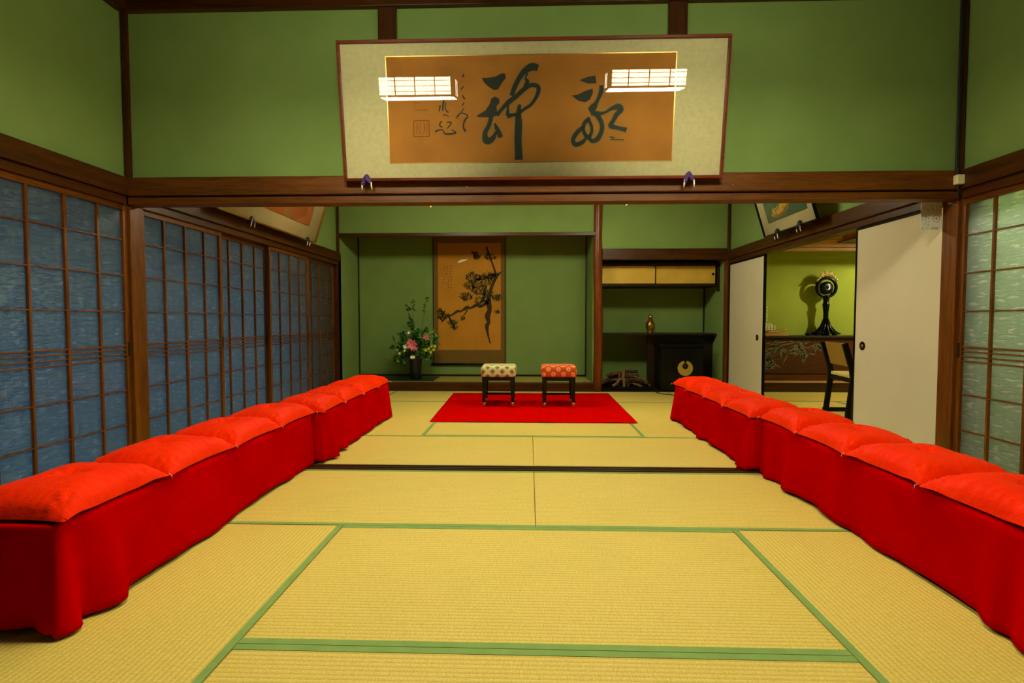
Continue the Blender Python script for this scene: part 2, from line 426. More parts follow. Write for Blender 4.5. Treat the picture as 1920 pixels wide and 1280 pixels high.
# ------------------------------------------------------------------ sliding doors with lattice and figured glass
_dn = [0]
BARS = (1.488, 1.258, 1.026, .806, .779, .749, .719, .514, .292)
def lattice_door(y0, y1, side, track, label, nv=3, zt=ZK0+.008, zb=.006):
    _dn[0] += 1
    X = (XL - .035 - .045*track) if side < 0 else (XR + .035 + .045*track)
    e = ST(empty('door_%d' % _dn[0], (X, (y0+y1)/2, zb)), label)
    w, d = .034, .015
    for ya in (y0, y1-w): MB().box(X-d, X+d, ya, ya+w, zb, zt-.002).build('stile', M['mid_z'], e, bevel=.002)
    MB().box(X-d, X+d, y0+w, y1-w, zt-.045, zt-.002).build('top_rail', M['mid_y'], e, bevel=.002)
    MB().box(X-d, X+d, y0+w, y1-w, zb, zb+.11).build('bottom_rail', M['mid_y'], e, bevel=.002)
    m = MB(); sx = 1 if side < 0 else -1
    for k in range(nv):
        yc = y0 + (y1-y0)*(k+1)/(nv+1); h = .009 if k == nv//2 else .007
        m.box(X-.012, X+.012, yc-h, yc+h, zb+.11, zt-.045)
    for z in BARS:
        h = .0055 if z in (.806,) else .004
        m.box(X-.010, X+.010, y0+w, y1-w, z-h, z+h)
    m.build('lattice', M['mid_z'], e, bevel=.001)
    MB().box(X-.0025-.006*sx, X+.0025-.006*sx, y0+w-.004, y1-w+.004, zb+.105, zt-.04).build('glass_pane', M['figured'], e)
    yp = y1-w*.5
    MB().box(X+sx*.0151 - .002, X+sx*.0151+.002, yp-.008, yp+.008, .74, .83).build('finger_pull', M['blackwood_z'], e)
    return e
for i, (a, b) in enumerate(((2.44,3.345),(1.555,2.475),(.67,1.59),(-.22,.70),(-1.28,-.19))):
    lattice_door(a, b, -1, i % 2, 'glazed lattice sliding door on the near left wall, number %d from the post' % (i+1) if i else 'glazed lattice sliding door left of the near left post')
for i, (a, b) in enumerate(((3.465,4.395),(4.365,5.24),(5.205,6.14),(6.11,7.065))):
    lattice_door(a, b, -1, i % 2, ['glazed lattice door just beyond the left post', 'second glazed lattice door beyond the left post', 'third glazed lattice door beyond the left post', 'farthest glazed lattice door beside the tokonoma'][i])
for i, (a, b) in enumerate(((2.44,3.345),(1.555,2.475),(.67,1.59),(-.22,.70),(-1.28,-.19))):
    lattice_door(a, b, 1, i % 2, 'glazed lattice sliding door right of the right post' if i == 0 else 'glazed lattice sliding door on the near right wall, number %d from the post' % (i+1))

def fusuma(y0, y1, track, pull_y, label, e0=.02):
    _dn[0] += 1
    X = XR + .028 + .042*track
    e = ST(empty('door_%d' % _dn[0], (X, (y0+y1)/2, .006)), label)
    z0, z1 = .006, ZK0-.002
    MB().box(X-.010, X+.010, y0+e0*.9, y1-.018, z0+.02, z1-.02).build('paper_panel', M['fusuma'], e)
    f = MB()
    f.box(X-.014, X+.014, y0, y0+e0, z0, z1).box(X-.014, X+.014, y1-.02, y1, z0, z1)
    f.box(X-.014, X+.014, y0+e0, y1-.02, z0, z0+.02).box(X-.014, X+.014, y0+e0, y1-.02, z1-.02, z1)
    f.build('edge_frame', M['lacquer'], e, bevel=.002)
    MB().lathe([(.034,0),(.036,-.003),(.030,-.005),(.024,-.0035),(.0,-.0035)], (X-.0095, pull_y, .765), 24, 'x').build('finger_pull', M['lacquer_matt'], e, smooth=True)
    MB().lathe([(.014,0),(.012,-.003),(.0,-.003)], (X-.0135, pull_y, .765), 16, 'x').build('pull_disc', M['brass'], e, smooth=True)
fusuma(6.03, 7.06, 0, 6.19, 'narrow looking cream paper sliding door beside the shelf alcove')
fusuma(3.468, 4.375, 0, 4.26, 'cream paper sliding door beside the right post', .003)
fusuma(3.49, 4.37, 1, 3.6, 'cream paper sliding door stacked behind the one beside the right post')

# ------------------------------------------------------------------ tatami mats
def mat_tatami(x0, x1, y0, y1, label, axis, zt=0.0, group='tatami mats'):
    e = T(empty('tatami_mat', ((x0+x1)/2, (y0+y1)/2, zt-.05)), label, 'tatami mat', group)
    g = .0012
    MB().box(x0+g, x1-g, y0+g, y1-g, zt-.05, zt).build('rush_surface', M['tat_'+axis], e, bevel=.003)
    bw, h = .028, .0016
    if axis == 'x':
        for (a, b) in ((y0+g, y0+bw), (y1-bw, y1-g)): MB().box(x0+g, x1-g, a, b, zt-.0005, zt+h).build('cloth_border', M['heri'], e)
    else:
        for (a, b) in ((x0+g, x0+bw), (x1-bw, x1-g)): MB().box(a, b, y0+g, y1-g, zt-.0005, zt+h).build('cloth_border', M['heri'], e)
    return e
A = .91
mat_tatami(-A, A, 1.51, 2.42, 'tatami mat lying crosswise in the middle of the near room floor', 'x')
mat_tatami(-A, A, .60, 1.51, 'tatami mat cut by the bottom edge of the photo, nearest of all', 'x')
mat_tatami(-2*A, -A, .60, 2.42, 'tatami mat lying lengthwise in front of the left near red bench', 'y')
mat_tatami(A, 2*A, .60, 2.42, 'tatami mat lying lengthwise in front of the right near red bench', 'y')
mat_tatami(-2*A, 0, 2.42, YS0, 'tatami mat on the near side of the wooden sill, left of the centre seam', 'x')
mat_tatami(0, 2*A, 2.42, YS0, 'tatami mat on the near side of the wooden sill, right of the centre seam', 'x')
mat_tatami(-2*A, 0, YS1, 4.34, 'tatami mat on the far side of the wooden sill, left of the centre seam', 'x')
mat_tatami(0, 2*A, YS1, 4.34, 'tatami mat on the far side of the wooden sill, right of the centre seam', 'x')
mat_tatami(-A, A, 4.34, 5.25, 'tatami mat under the front edge of the red carpet', 'x')
mat_tatami(-A, A, 5.25, 6.16, 'tatami mat under the two stools, hidden by the red carpet', 'x')
mat_tatami(-2*A, -A, 4.34, 6.16, 'tatami mat lengthwise between the left far bench and the red carpet', 'y')
mat_tatami(A, 2*A, 4.34, 6.16, 'tatami mat lengthwise between the right far bench and the red carpet', 'y')
mat_tatami(-2*A, 0, 6.16, YK, 'tatami mat along the tokonoma step, left half', 'x')
mat_tatami(0, 2*A, 6.16, YK, 'tatami mat along the alcove step, right half', 'x')
for sx, nm in ((-1, 'left'), (1, 'right')):
    xa, xb = (XL, -2*A) if sx < 0 else (2*A, XR)
    mat_tatami(xa, xb, 1.51, YS0, 'tatami mat at the %s wall behind the near bench' % nm, 'y')
    mat_tatami(xa, xb, YS1, 5.25, 'tatami mat at the %s wall behind the far bench' % nm, 'y')
    mat_tatami(xa, xb, 5.25, YK, 'tatami mat in the far %s corner of the far room' % nm, 'y')
box_near = ST(box('floor_near', M['tat_y'], XL, XR, YN, .60, -.05, 0))
for sx in (-1, 1):
    xa, xb = (XL, -2*A) if sx < 0 else (2*A, XR)
    ST(box('floor_near_%s' % ('left' if sx < 0 else 'right'), M['tat_y'], xa, xb, .60, 1.51, -.05, 0))

# ------------------------------------------------------------------ benches, felt cloths, cushions
def perim(x0, x1, y0, y1, r, n):
    # rounded rectangle with outward normals, starting at the middle of the low-y side
    out = []
    segs = [((x0+r, y0), (x1-r, y0), (0,-1)), None, ((x1, y0+r), (x1, y1-r), (1,0)), None, ((x1-r, y1), (x0+r, y1), (0,1)), None, ((x0, y1-r), (x0, y0+r), (-1,0)), None]
    cs = [(x1-r, y0+r, -90), (x1-r, y1-r, 0), (x0+r, y1-r, 90), (x0+r, y0+r, 180)]
    ci = 0
    for s_ in segs:
        if s_:
            (ax, ay), (bx, by), nrm = s_; Ln = math.hypot(bx-ax, by-ay); k = max(2, int(Ln/.02))
            for i in range(k): out.append((ax+(bx-ax)*i/k, ay+(by-ay)*i/k, nrm[0], nrm[1]))
        else:
            cx, cy, a0 = cs[ci]; ci += 1
            for i in range(8):
                a = math.radians(a0 + 90*i/8); out.append((cx+r*math.cos(a), cy+r*math.sin(a), math.cos(a), math.sin(a)))
    return out
def bench_set(sx, y0, y1, where, folds, seed, xi=1.462, ends=(1, 1)):
    rnd = random.Random(seed)
    xo = xi + .34
    x0, x1 = (xi, xo) if sx > 0 else (-xo, -xi)
    zt = .338
    b = T(empty('bench', ((x0+x1)/2, (y0+y1)/2, 0)), 'low wooden bench hidden under the red felt, %s' % where, 'bench', 'low benches under the red felt')
    MB().box(x0+.012, x1-.012, y0+.012, y1-.012, zt-.035, zt-.004).build('seat_board', M['mid_y'], b)
    for (lx, ly) in ((x0+.04, y0+.06), (x1-.04, y0+.06), (x0+.04, y1-.06), (x1-.04, y1-.06)):
        MB().box(lx-.02, lx+.02, ly-.02, ly+.02, .0025, zt-.035).build('leg', M['mid_z'], b)
    P = perim(x0, x1, y0, y1, .016, 0); n = len(P); rings = 16
    ph = [rnd.uniform(0, 6.28) for _ in range(4)]
    def off(x, y, nx, ny, t):
        s_ = y if abs(nx) > .5 else x*1.3
        wv = .006*math.sin(s_*9+ph[0]) + .005*math.sin(s_*17+ph[1]) + .003*math.sin(s_*31+ph[2])
        o = (.012 if abs(nx) > .5 or y0 > 2 else .0)*t + wv*t*t
        for (fy, amp, wd) in folds:            # folds on the long sides
            if abs(nx) > .5: o += amp*t*math.exp(-((y-fy)/wd)**2)
        for (cx, cy) in ((x0,y0),(x1,y0),(x0,y1),(x1,y1)):   # gathered corners stand out
            d = math.hypot(x-cx, y-cy)
            amp = .034 if (cy == y0 and y0 < 2) else .03
            if (cy == y0 and not ends[0]) or (cy == y1 and not ends[1]): amp = .004
            o += amp*t**1.2*math.exp(-(d/.05)**2) + amp*.25*t*math.exp(-((d-.16)/.07)**2) - .4*amp*t*math.exp(-((d-.085)/.018)**2)
        if (ny < -.5 and not ends[0]) or (ny > .5 and not ends[1]): o = .003
        return max(o, .002)
    m = MB()
    def pt(i, j):
        x, y, nx, ny = P[i]
        if j == 0: return (x-nx*.02, y-ny*.02, zt)
        if j == 1: return (x-nx*.004, y-ny*.004, zt)
        t = (j-2)/(rings-3); o = off(x, y, nx, ny, t)
        sy = y if abs(nx) > .5 else x
        zb = .010 + .006*(1+math.sin(sy*7+ph[3]))
        return (x+nx*o, y+ny*o, (zt-.004)*(1-t) + zb*t)
    m.grid(pt, n, rings, True)
    m.add([pt(i, 0) for i in range(n)], [tuple(range(n-1, -1, -1))][:1])
    c = m.build('felt_cloth', M['felt'], smooth=True, origin=((x0+x1)/2, (y0+y1)/2, zt), solid=.003)
    T(c, 'bright red felt cloth draped over the %s' % where, 'cloth', 'red felt cloths over the benches')
def cushion(sx, yc, ly, label, rnd, xi):
    xc = sx*(xi+.168); a, b_ = .193, ly/2 + .003; z0 = .3392
    e = T(empty('floor_cushion', (xc, yc, z0)), label, 'cushion', 'scarlet satin cushions on the benches')
    m = MB(); n = 44
    p1, p2, p3 = [rnd.uniform(0, 6.28) for _ in range(3)]; hs = rnd.uniform(.96, 1.05); tw = rnd.uniform(-.012, .012)
    def top(u, v):
        au, av = min(abs(u), 1), min(abs(v), 1)
        h = ((1-au**3.2)*(1-av**3.2))**.5
        r2 = (u*.9)**2 + (v*1.0)**2
        z = .088*hs*h - .030*math.exp(-r2/.035) + .004*math.sin(u*4+p1)*math.sin(v*5+p2)*h
        ang = math.atan2(v, u)
        e1 = math.exp(-((1-max(au, av))/.22)**2); e2 = math.exp(-r2/.10)*(1-math.exp(-r2/.01))
        z += .009*math.sin((v if au > av else u)*34+p3+2*math.sin((v if au > av else u)*7+p1))*e1*min(1, 4*(1-max(au,av))) + .0070*math.sin(ang*9+p1)*e2
        # radiating creases from the corners
        for cu in (-1, 1):
            for cv in (-1, 1):
                d = math.hypot(u-cu, v-cv); an = math.atan2(v-cv, u-cu)
                z += .0065*math.sin(an*14+p2)*math.exp(-((d-.28)/.2)**2)
        return max(z, 0.0)
    def xy(u, v):
        k = .022*(1-v*v)*abs(u)**3; q = .018*(1-u*u)*abs(v)**3
        return (xc + a*u*(1-k/ a*1.0) + tw*v, yc + b_*v*(1-q/b_) )
    def P(i, j):
        u = -1+2*i/(n-1); v = -1+2*j/(n-1); x, y = xy(u, v); return (x, y, z0+.014+top(u, v))
    def Q(i, j):
        u = 1-2*i/(n-1); v = -1+2*j/(n-1); x, y = xy(u, v)
        e_ = max(abs(u), abs(v)); return (x, y, z0+.014 - .013*(1-e_**6))
    m.grid(P, n, n); m.grid(Q, n, n)
    m.build('cushion_body', M['satin'], e, smooth=True)
    x, y = xy(0, 0)
    t = MB()
    for k in range(6):
        an = k*1.05
        t.tube([(x, y, z0+.072), (x+.012*math.cos(an), y+.012*math.sin(an), z0+.082), (x+.026*math.cos(an), y+.026*math.sin(an), z0+.080)], .0016, 5)
    t.build('tuft', M['satin'], e, smooth=True)
    for v in (-1, 1):
        x, y = xy(-sx, v*.985)
        w = MB(); w.tube([(x, y, z0+.024), (x-sx*.010, y+.002, z0+.018), (x-sx*.012, y, z0+.006)], .0011, 5)
        w.build('corner_thread', M['felt'] if v < 0 else M['whitep'], e, smooth=True)
SIDE = {-1: 'left', 1: 'right'}
ordn = ['nearest', 'second', 'third', 'farthest']
for sx, y0, ym, y1, xn, xf, folds_n, folds_f in (
        (-1, 1.54, 3.445, 5.15, 1.486, 1.432, [(1.72,.048,.06),(1.61,-.022,.022),(2.1,.015,.25),(2.9,-.012,.3),(3.36,.014,.05)], [(3.60,.06,.045),(3.84,.045,.05),(3.72,-.03,.04),(4.5,.018,.2),(5.05,.03,.06)]),
        (1, 1.52, 3.345, 5.09, 1.448, 1.385, [(1.66,.03,.06),(1.9,-.016,.2),(2.5,.024,.08),(2.38,-.02,.05),(2.72,-.022,.05),(2.95,.034,.07),(3.08,-.02,.03),(3.22,.035,.05)], [(3.40,.06,.03),(3.50,.03,.03),(3.60,-.022,.03),(4.28,.04,.045),(4.16,-.022,.04),(4.88,-.016,.05),(5.02,.03,.05)])):
    bench_set(sx, y0, ym-.010, '%s near bench' % SIDE[sx], folds_n, 3+sx, xn, (1, 0))
    bench_set(sx, ym+.010, y1, '%s far bench' % SIDE[sx], folds_f, 8+sx, xf, (0, 1))
    rnd = random.Random(20+sx)
    for (a, b, w, xi) in ((y0, ym, 'near', xn), (ym, y1, 'far', xf)):
        ly = (b-a)/4
        for k in range(4):
            cushion(sx, a+ly*(k+.5), ly, 'scarlet satin cushion, %s of four on the %s %s bench' % (ordn[k], SIDE[sx], w), rnd, xi)

# ------------------------------------------------------------------ red carpet and stools
m = MB(); nx, ny = 70, 60
cz = random.Random(5)
def CP(i, j):
    u, v = i/(nx-1), j/(ny-1)
    x0_, x1_ = -.975 - .05*v, .99 + .02*v
    x = x0_ + (x1_-x0_)*u; y = 4.91 + 1.96*v + .03*(u-.5)*(v)
    z = .0065 + .0018*(1+math.sin(x*11+1)*math.sin(y*7)) + (.006*max(0, math.sin(x*9.5+.6))**6 if v < .03 else 0)
    return (x, y, z)
m.grid(CP, nx, ny)
T(m.build('carpet', noisy('scarlet_carpet_felt', srgb(198,4,0), srgb(188,2,0), 5, 1.0, .2, 600, spec=.0), smooth=True, solid=.003), 'red felt carpet spread on the tatami under the two stools', 'carpet')

def stool(x0, x1, y0, y1, fabric, label):
    e = T(empty('stool', ((x0+x1)/2, (y0+y1)/2, .008)), label, 'stool')
    zb = .0125; zs = .345
    for i, (lx, sxx) in enumerate(((x0, 1), (x1, -1))):
        for (ly, sy) in ((y0, 1), (y1, -1)):
            l = MB(); xa, xb = (lx, lx+.046*sxx); ya, yb = (ly, ly+.046*sy)
            l.add([(lx+.004*sxx, ly+.004*sy, zb+.05), (lx+.036*sxx, ly+.004*sy, zb+.05), (lx+.036*sxx, ly+.036*sy, zb+.05), (lx+.004*sxx, ly+.036*sy, zb+.05),
                   (lx, ly, zs), (lx+.05*sxx, ly, zs), (lx+.05*sxx, ly+.05*sy, zs), (lx, ly+.05*sy, zs)],
                  [(3,2,1,0),(4,5,6,7),(0,1,5,4),(1,2,6,5),(2,3,7,6),(3,0,4,7)])
            lo = l.build('leg', M['lacquer'], e, bevel=.002)
            cx, cy = lx+.02*sxx, ly+.02*sy
            c = MB().lathe([(.017,0),(.018,.02),(.022,.048),(.02,.05)], (cx, cy, zb), 16).build('foot_cap', M['brass'], lo, smooth=True)
            c['label'] = 'pale brass foot cap'
    r = MB(); r.box(x0+.045, x1-.045, y0+.006, y0+.030, zs-.042, zs-.002).box(x0+.045, x1-.045, y1-.030, y1-.006, zs-.042, zs-.002)
    r.box(x0+.006, x0+.030, y0+.045, y1-.045, zs-.042, zs-.002).box(x1-.030, x1-.006, y0+.045, y1-.045, zs-.042, zs-.002)
    r.build('apron', M['lacquer'], e, bevel=.002)
    for (ya) in (y1-.034,): MB().box(x0+.03, x1-.03, ya, ya+.02, .105, .13).build('stretcher', M['lacquer'], e, bevel=.002)
    for xa in (x0+.012, x1-.032): MB().box(xa, xa+.02, y0+.04, y1-.03, .105, .13).build('stretcher', M['lacquer'], e, bevel=.002)
    # padded seat
    s_ = MB(); n = 26; cx, cy = (x0+x1)/2, (y0+y1)/2; hx, hy = (x1-x0)/2+.016, (y1-y0)/2+.012
    def se(a, b, p=.22):
        return math.copysign(abs(math.cos(a))**p, math.cos(a)), math.copysign(abs(math.sin(a))**p, math.sin(a))
    prof = [(.0,.0),(.96,.0),(.985,.012),(1.0,.03),(1.0,.085),(.985,.104),(.93,.118),(.6,.124),(0,.126)]
    nn = 64
    s_.grid(lambda i, j: (cx+hx*prof[j][0]*se(2*math.pi*i/nn,0)[0], cy+hy*prof[j][0]*se(2*math.pi*i/nn,0)[1], zs+prof[j][1]), nn, len(prof), True)
    s_.build('padded_seat', fabric, e, smooth=True)
stool(-.547, -.190, 5.715, 6.06, M['mint'], 'stool with mint green lattice brocade seat on the red carpet')
stool(.120, .478, 5.715, 6.06, M['orange'], 'stool with orange brocade seat and round pink motifs on the carpet')

# ------------------------------------------------------------------ lanterns
def lantern(x0, x1, y0, y1, z0, z1, label, cord=None, cordlen=.4):
    e = T(empty('ceiling_lantern', ((x0+x1)/2, (y0+y1)/2, z0)), label, 'lamp')
    f = MB(); t = .014; q = .03
    for (x, y) in ((x0,y0),(x1-q,y0),(x0,y1-q),(x1-q,y1-q)): f.box(x, x+q, y, y+q, z0, z1)
    for z in (z0, z1-t):
        f.box(x0+t, x1-t, y0, y0+t, z, z+t).box(x0+t, x1-t, y1-t, y1, z, z+t)
        f.box(x0, x0+t, y0+t, y1-t, z, z+t).box(x1-t, x1, y0+t, y1-t, z, z+t)
    f.build('wooden_frame', M['blackwood_x'], e)
    g = MB()
    for k in range(1, 4):
        xx = x0 + (x1-x0)*k/4
        for y in (y0+.002, y1-.006): g.box(xx-.004, xx+.004, y, y+.004, z0+t, z1-t)
    for k in range(1, 4):
        yy = y0 + (y1-y0)*k/4
        for x in (x0+.002, x1-.006): g.box(x, x+.004, yy-.006, yy+.006, z0+t, z1-t)
    for k in range(1, 4):
        zz = z0 + (z1-z0)*k/4
        for y in (y0+.003, y1-.006): g.box(x0+t, x1-t, y, y+.003, zz-.002, zz+.002)
    g.build('lattice', M['mid_x'], e)
    s_ = MB()
    s_.box(x0+t, x1-t, y0+.008, y0+.010, z0+t, z1-t).box(x0+t, x1-t, y1-.010, y1-.008, z0+t, z1-t)
    s_.box(x0+.008, x0+.010, y0+t, y1-t, z0+t, z1-t).box(x1-.010, x1-.008, y0+t, y1-t, z0+t, z1-t)
    s_.build('paper_shade', M['paper_far' if cord else 'paper_lit'], e)
    MB().box(x0+t, x1-t, y0+t, y1-t, z0+.004, z0+.007).build('diffuser', M['diffuser_far' if cord else 'diffuser'], e)
    MB().box(x0+.002, x1-.002, y0+.002, y1-.002, z1, z1+.012).build('top_board', M['blackwood_x'], e)
    r = MB()
    for x in (x0+.12, x1-.12): r.tube([(x, (y0+y1)/2, z1), (x, (y0+y1)/2, ZC+.09)], .006, 8)
    r.build('hanging_rod', M['cable'], e)
    if cord:
        c = MB().tube([(cord[0], cord[1], z0+.01), (cord[0], cord[1], cord[2]+.02)], .0012, 6).build('pull_cord', M['whitep'], e)
        k = MB().lathe([(.002,.03),(.008,.022),(.010,.008),(.006,0),(.001,-.002)][::-1], (cord[0], cord[1], cord[2]), 12).build('cord_knob', M['brass'], c, smooth=True)
    return e
lantern(-1.25, -.62, 1.80, 2.10, 2.435, 2.590, 'lit paper lantern over the left of the near room, mirrored in the picture glass')
lantern(.58, 1.215, 1.80, 2.10, 2.478, 2.620, 'lit paper lantern over the right of the near room, mirrored in the picture glass')
lantern(-1.34, -.62, 5.03, 5.38, 2.44, 2.60, 'lit paper lantern in the far room, left one, its pull cord showing below the lintel', (-1.007, 5.2, 2.075))
lantern(.58, 1.30, 5.03, 5.38, 2.44, 2.60, 'lit paper lantern in the far room, right one, its pull cord showing below the lintel', (.921, 5.2, 2.072))

# ------------------------------------------------------------------ framed works
def ribbon(m, pts, frame, closed=False):
    """pts: (s, t, w) on the sheet; frame maps (s, t, h) to the room"""
    n = len(pts)
    # densify
    Q = []
    for i in range(n-1):
        p0 = pts[max(i-1,0)]; p1 = pts[i]; p2 = pts[i+1]; p3 = pts[min(i+2,n-1)]
        for k in range(5):
            t = k/5
            Q.append(tuple(.5*((2*b) + (-a+c)*t + (2*a-5*b+4*c-d)*t*t + (-a+3*b-3*c+d)*t**3) for a,b,c,d in zip(p0,p1,p2,p3)))
    Q.append(pts[-1]); vs = []
    for i, q in enumerate(Q):
        a = Q[max(i-1,0)]; b = Q[min(i+1,len(Q)-1)]; dx, dy = b[0]-a[0], b[1]-a[1]; l = math.hypot(dx, dy) or 1
        w = max(q[2], .0005)/2
        vs.append(frame(q[0]-dy/l*w, q[1]+dx/l*w)); vs.append(frame(q[0]+dy/l*w, q[1]-dx/l*w))
    m.add(vs, [(2*i, 2*i+1, 2*i+3, 2*i+2) for i in range(len(Q)-1)])
def disc(m, c, r, frame, n=18, sy=1.0):
    m.add([frame(c[0]+r*math.cos(2*math.pi*k/n), c[1]+sy*r*math.sin(2*math.pi*k/n)) for k in range(n)], [tuple(range(n))])
def poly(m, pts, frame): m.add([frame(*p) for p in pts], [tuple(range(len(pts)))])
def framer(origin, ax, up, nrm, h):
    o, ax, up, nrm = Vector(origin), Vector(ax).normalized(), Vector(up).normalized(), Vector(nrm).normalized()
    return lambda s_, t_: o + ax*s_ + up*t_ + nrm*h
def slab(m, fr, s0, s1, t0, t1, h0, h1):
    o, ax, up, nm = fr
    P = lambda s_, t_, h: Vector(o)+Vector(ax)*s_+Vector(up)*t_+Vector(nm)*h
    m.add([P(s0,t0,h0),P(s1,t0,h0),P(s1,t1,h0),P(s0,t1,h0),P(s0,t0,h1),P(s1,t0,h1),P(s1,t1,h1),P(s0,t1,h1)],
          [(3,2,1,0),(4,5,6,7),(0,1,5,4),(1,2,6,5),(2,3,7,6),(3,0,4,7)])
def picture(fr, w, h, label, frame_mat, mount_mat, paper, margins, glass=True, back=.02, fw=.018):
    o, ax, up, nm = fr
    e = T(empty('framed_picture', tuple(Vector(o)+Vector(ax)*w/2)), label, 'picture')
    f = MB(); slab(f, fr, 0, w, 0, fw, -.008, back); slab(f, fr, 0, w, h-fw, h, -.008, back); slab(f, fr, 0, fw, fw, h-fw, -.008, back); slab(f, fr, w-fw, w, fw, h-fw, -.008, back)
    f.build('frame', frame_mat, e, bevel=.003)
    b = MB(); slab(b, fr, fw, w-fw, fw, h-fw, -.006, .002); b.build('mount', mount_mat, e)
    l, r, bt, tp = margins
    p = MB(); slab(p, fr, l, w-r, bt, h-tp, .002, .003); p.build('sheet', paper, e)
    g = MB(); t = .005
    for (a0,a1,b0,b1) in ((l-t,w-r+t,bt-t,bt),(l-t,w-r+t,h-tp,h-tp+t),(l-t,l,bt,h-tp),(w-r,w-r+t,bt,h-tp)): slab(g, fr, a0,a1,b0,b1,.002,.0035)
    g.build('gilt_edge', M['brass'], e)
    if glass:
        q = MB(); P = framer(o, ax, up, nm, .010)
        poly(q, [(fw,fw),(w-fw,fw),(w-fw,h-fw),(fw,h-fw)], P); q.build('glass', M['glass'], e)
    return e
k = .1447
up = Vector((0, -k, 1)).normalized()
nm = Vector((0, -1, -k)).normalized()
FR = ((-1.180, 3.27, 1.835), Vector((1,0,0)), up, nm)
M['paper_brown'] = noisy('aged_brown_silk', srgb(178,124,46), srgb(160,108,40), 4, .8, .08, 400)
M['mount_silk'] = noisy('pale_mount_silk', srgb(182,176,134), srgb(194,188,146), 40, .8, .2, 300)
pic = picture(FR, 2.322, .803, 'long framed calligraphy leaning out above the lintel, lanterns mirrored in its glass', wood('redbrown_frame', srgb(70,24,8), srgb(120,50,20), 'x', .3), M['mount_silk'], M['paper_brown'], (.292, .312, .108, .092))
def cal(ox, oy, sc):
    """drawing units of the brushwork to metres on the sheet"""
    def f(c):
        u, v = ox + c[0]/sc, oy + c[1]/sc
        t = (304-v)/200*.603; e_ = t/.603
        left = 733-7*e_; wd = 525+18*e_
        s_ = (u-left)/wd*1.718
        r = (s_+.292, t+.108)
        return r + ((c[2]/sc/wd*1.718,) if len(c) > 2 else ())
    return f
PF = framer(FR[0], FR[1], FR[2], FR[3], .0042)
halo = mat('pale_halo', srgb(138,118,66), .8, .2)
def brush(strokes, blobs, cf, name, mt, hl=True):
    if hl:
        m = MB(); HF = framer(FR[0], FR[1], FR[2], FR[3], .0036)
        for s_ in strokes: ribbon(m, [(a,b,w+.010) for a,b,w in [cf(q) for q in s_]], HF)
        m.build(name+'_halo', halo, pic)
    m = MB()
    for s_ in strokes: ribbon(m, [cf(q) for q in s_], PF)
    for b in blobs: poly(m, [cf(q) for q in b][::-1], PF)
    return m.build(name, mt, pic)
c1 = cal(860, 90, 5.565)
brush([[(360,700,44),(332,800,44),(292,880,48),(300,955,72),(345,960,62),(388,915,44),(398,870,20)],
       [(392,780,18),(425,860,50),(458,930,46)],
       [(415,695,40),(470,630,36),(540,560,48),(620,500,46),(700,430,46),(770,388,42),(838,398,44),(852,445,42),(822,520,34),(770,590,30),(700,635,28),(640,680,30),(570,697,36),(522,704,52)],
       [(542,530,26),(532,620,24),(530,700,44)],
       [(848,215,60),(790,200,74),(715,238,60),(655,310,50),(602,410,50),(572,495,44)],
       [(740,262,18),(718,320,20),(738,352,40),(700,400,20)],
       [(655,585,30),(640,690,58),(642,800,74),(635,950,74),(640,1100,76),(640,1172,84)]],
      [[(262,305),(320,306),(400,296),(470,262),(508,266),(512,310),(472,362),(432,425),(390,434),(330,396),(285,352)],
       [(205,698),(300,640),(340,580),(360,520),(395,500),(440,520),(446,565),(412,600),(418,650),(430,695),(360,714),(215,712)]], c1, 'brush_character', M['ink'])
c2 = cal(1060, 90, 5.567)
brush([[(390,400,40),(385,470,45),(345,560,36),(300,632,72),(262,660,52)],
       [(282,680,40),(340,692,48),(420,682,24),(490,642,32),(560,622,60),(592,652,50),(545,702,48),(508,770,40),(484,818,50),(550,842,36),(645,866,46)],
       [(270,738,40),(212,790,40),(202,870,34),(250,942,40),(288,870,30),(270,785,30),(230,758,20)],
       [(340,700,48),(385,780,44),(392,860,44),(352,950,50),(292,980,40),(250,930,30)],
       [(205,828,40),(132,890,46),(92,968,42),(122,1014,46),(190,990,40),(232,940,28)],
       [(470,935,8),(520,948,10)], [(480,965,6),(620,970,6)]],
      [[(160,345),(250,310),(330,298),(340,380),(240,377)],
       [(82,500),(150,490),(220,455),(300,430),(302,480),(270,545),(220,570),(150,555)]], c2, 'brush_character', M['ink'])
c3 = cal(740, 110, 7.53)
brush([[(722,550,26),(704,640,22),(700,720,16)],[(664,640,20),(650,722,18)],[(742,600,16),(736,690,14),(782,742,20)],[(700,780,14),(740,776,12),(785,802,12)],
       [(684,860,18),(652,920,18),(694,952,16)],[(588,1014,26),(650,990,16),(706,992,16)],[(756,880,16),(822,888,18),(760,972,14)],
       [(706,1000,14),(742,1050,22),(882,1034,24),(822,988,10)],
       [(1004,205,20),(988,246,22)],[(1000,380,14),(960,420,12)],[(980,500,16),(1014,560,20)],[(1006,600,12),(976,652,14)],
       [(886,824,16),(955,752,12),(1055,792,18),(1010,860,26),(990,950,22),(1022,1014,34)],[(1004,688,12),(930,780,10),(918,840,8)]], [], c3, 'signature', M['ink'], False)
brush([[(285,855,10),(285,1085,10)],[(285,1085,10),(508,1080,10)],[(508,1080,10),(500,852,10)],[(500,852,10),(285,855,10)],
       [(330,880,6),(335,960,8),(322,1040,6)],[(380,880,6),(372,1050,6)],[(430,880,6),(440,960,8),(425,1050,6)],[(470,880,6),(468,1050,6)],
       [(280,600,6),(390,598,6)],[(300,700,6),(500,702,8)],[(290,620,4),(292,690,4)],[(340,560,6),(380,560,6)]], [], c3, 'seal_mark', M['seal'], False)
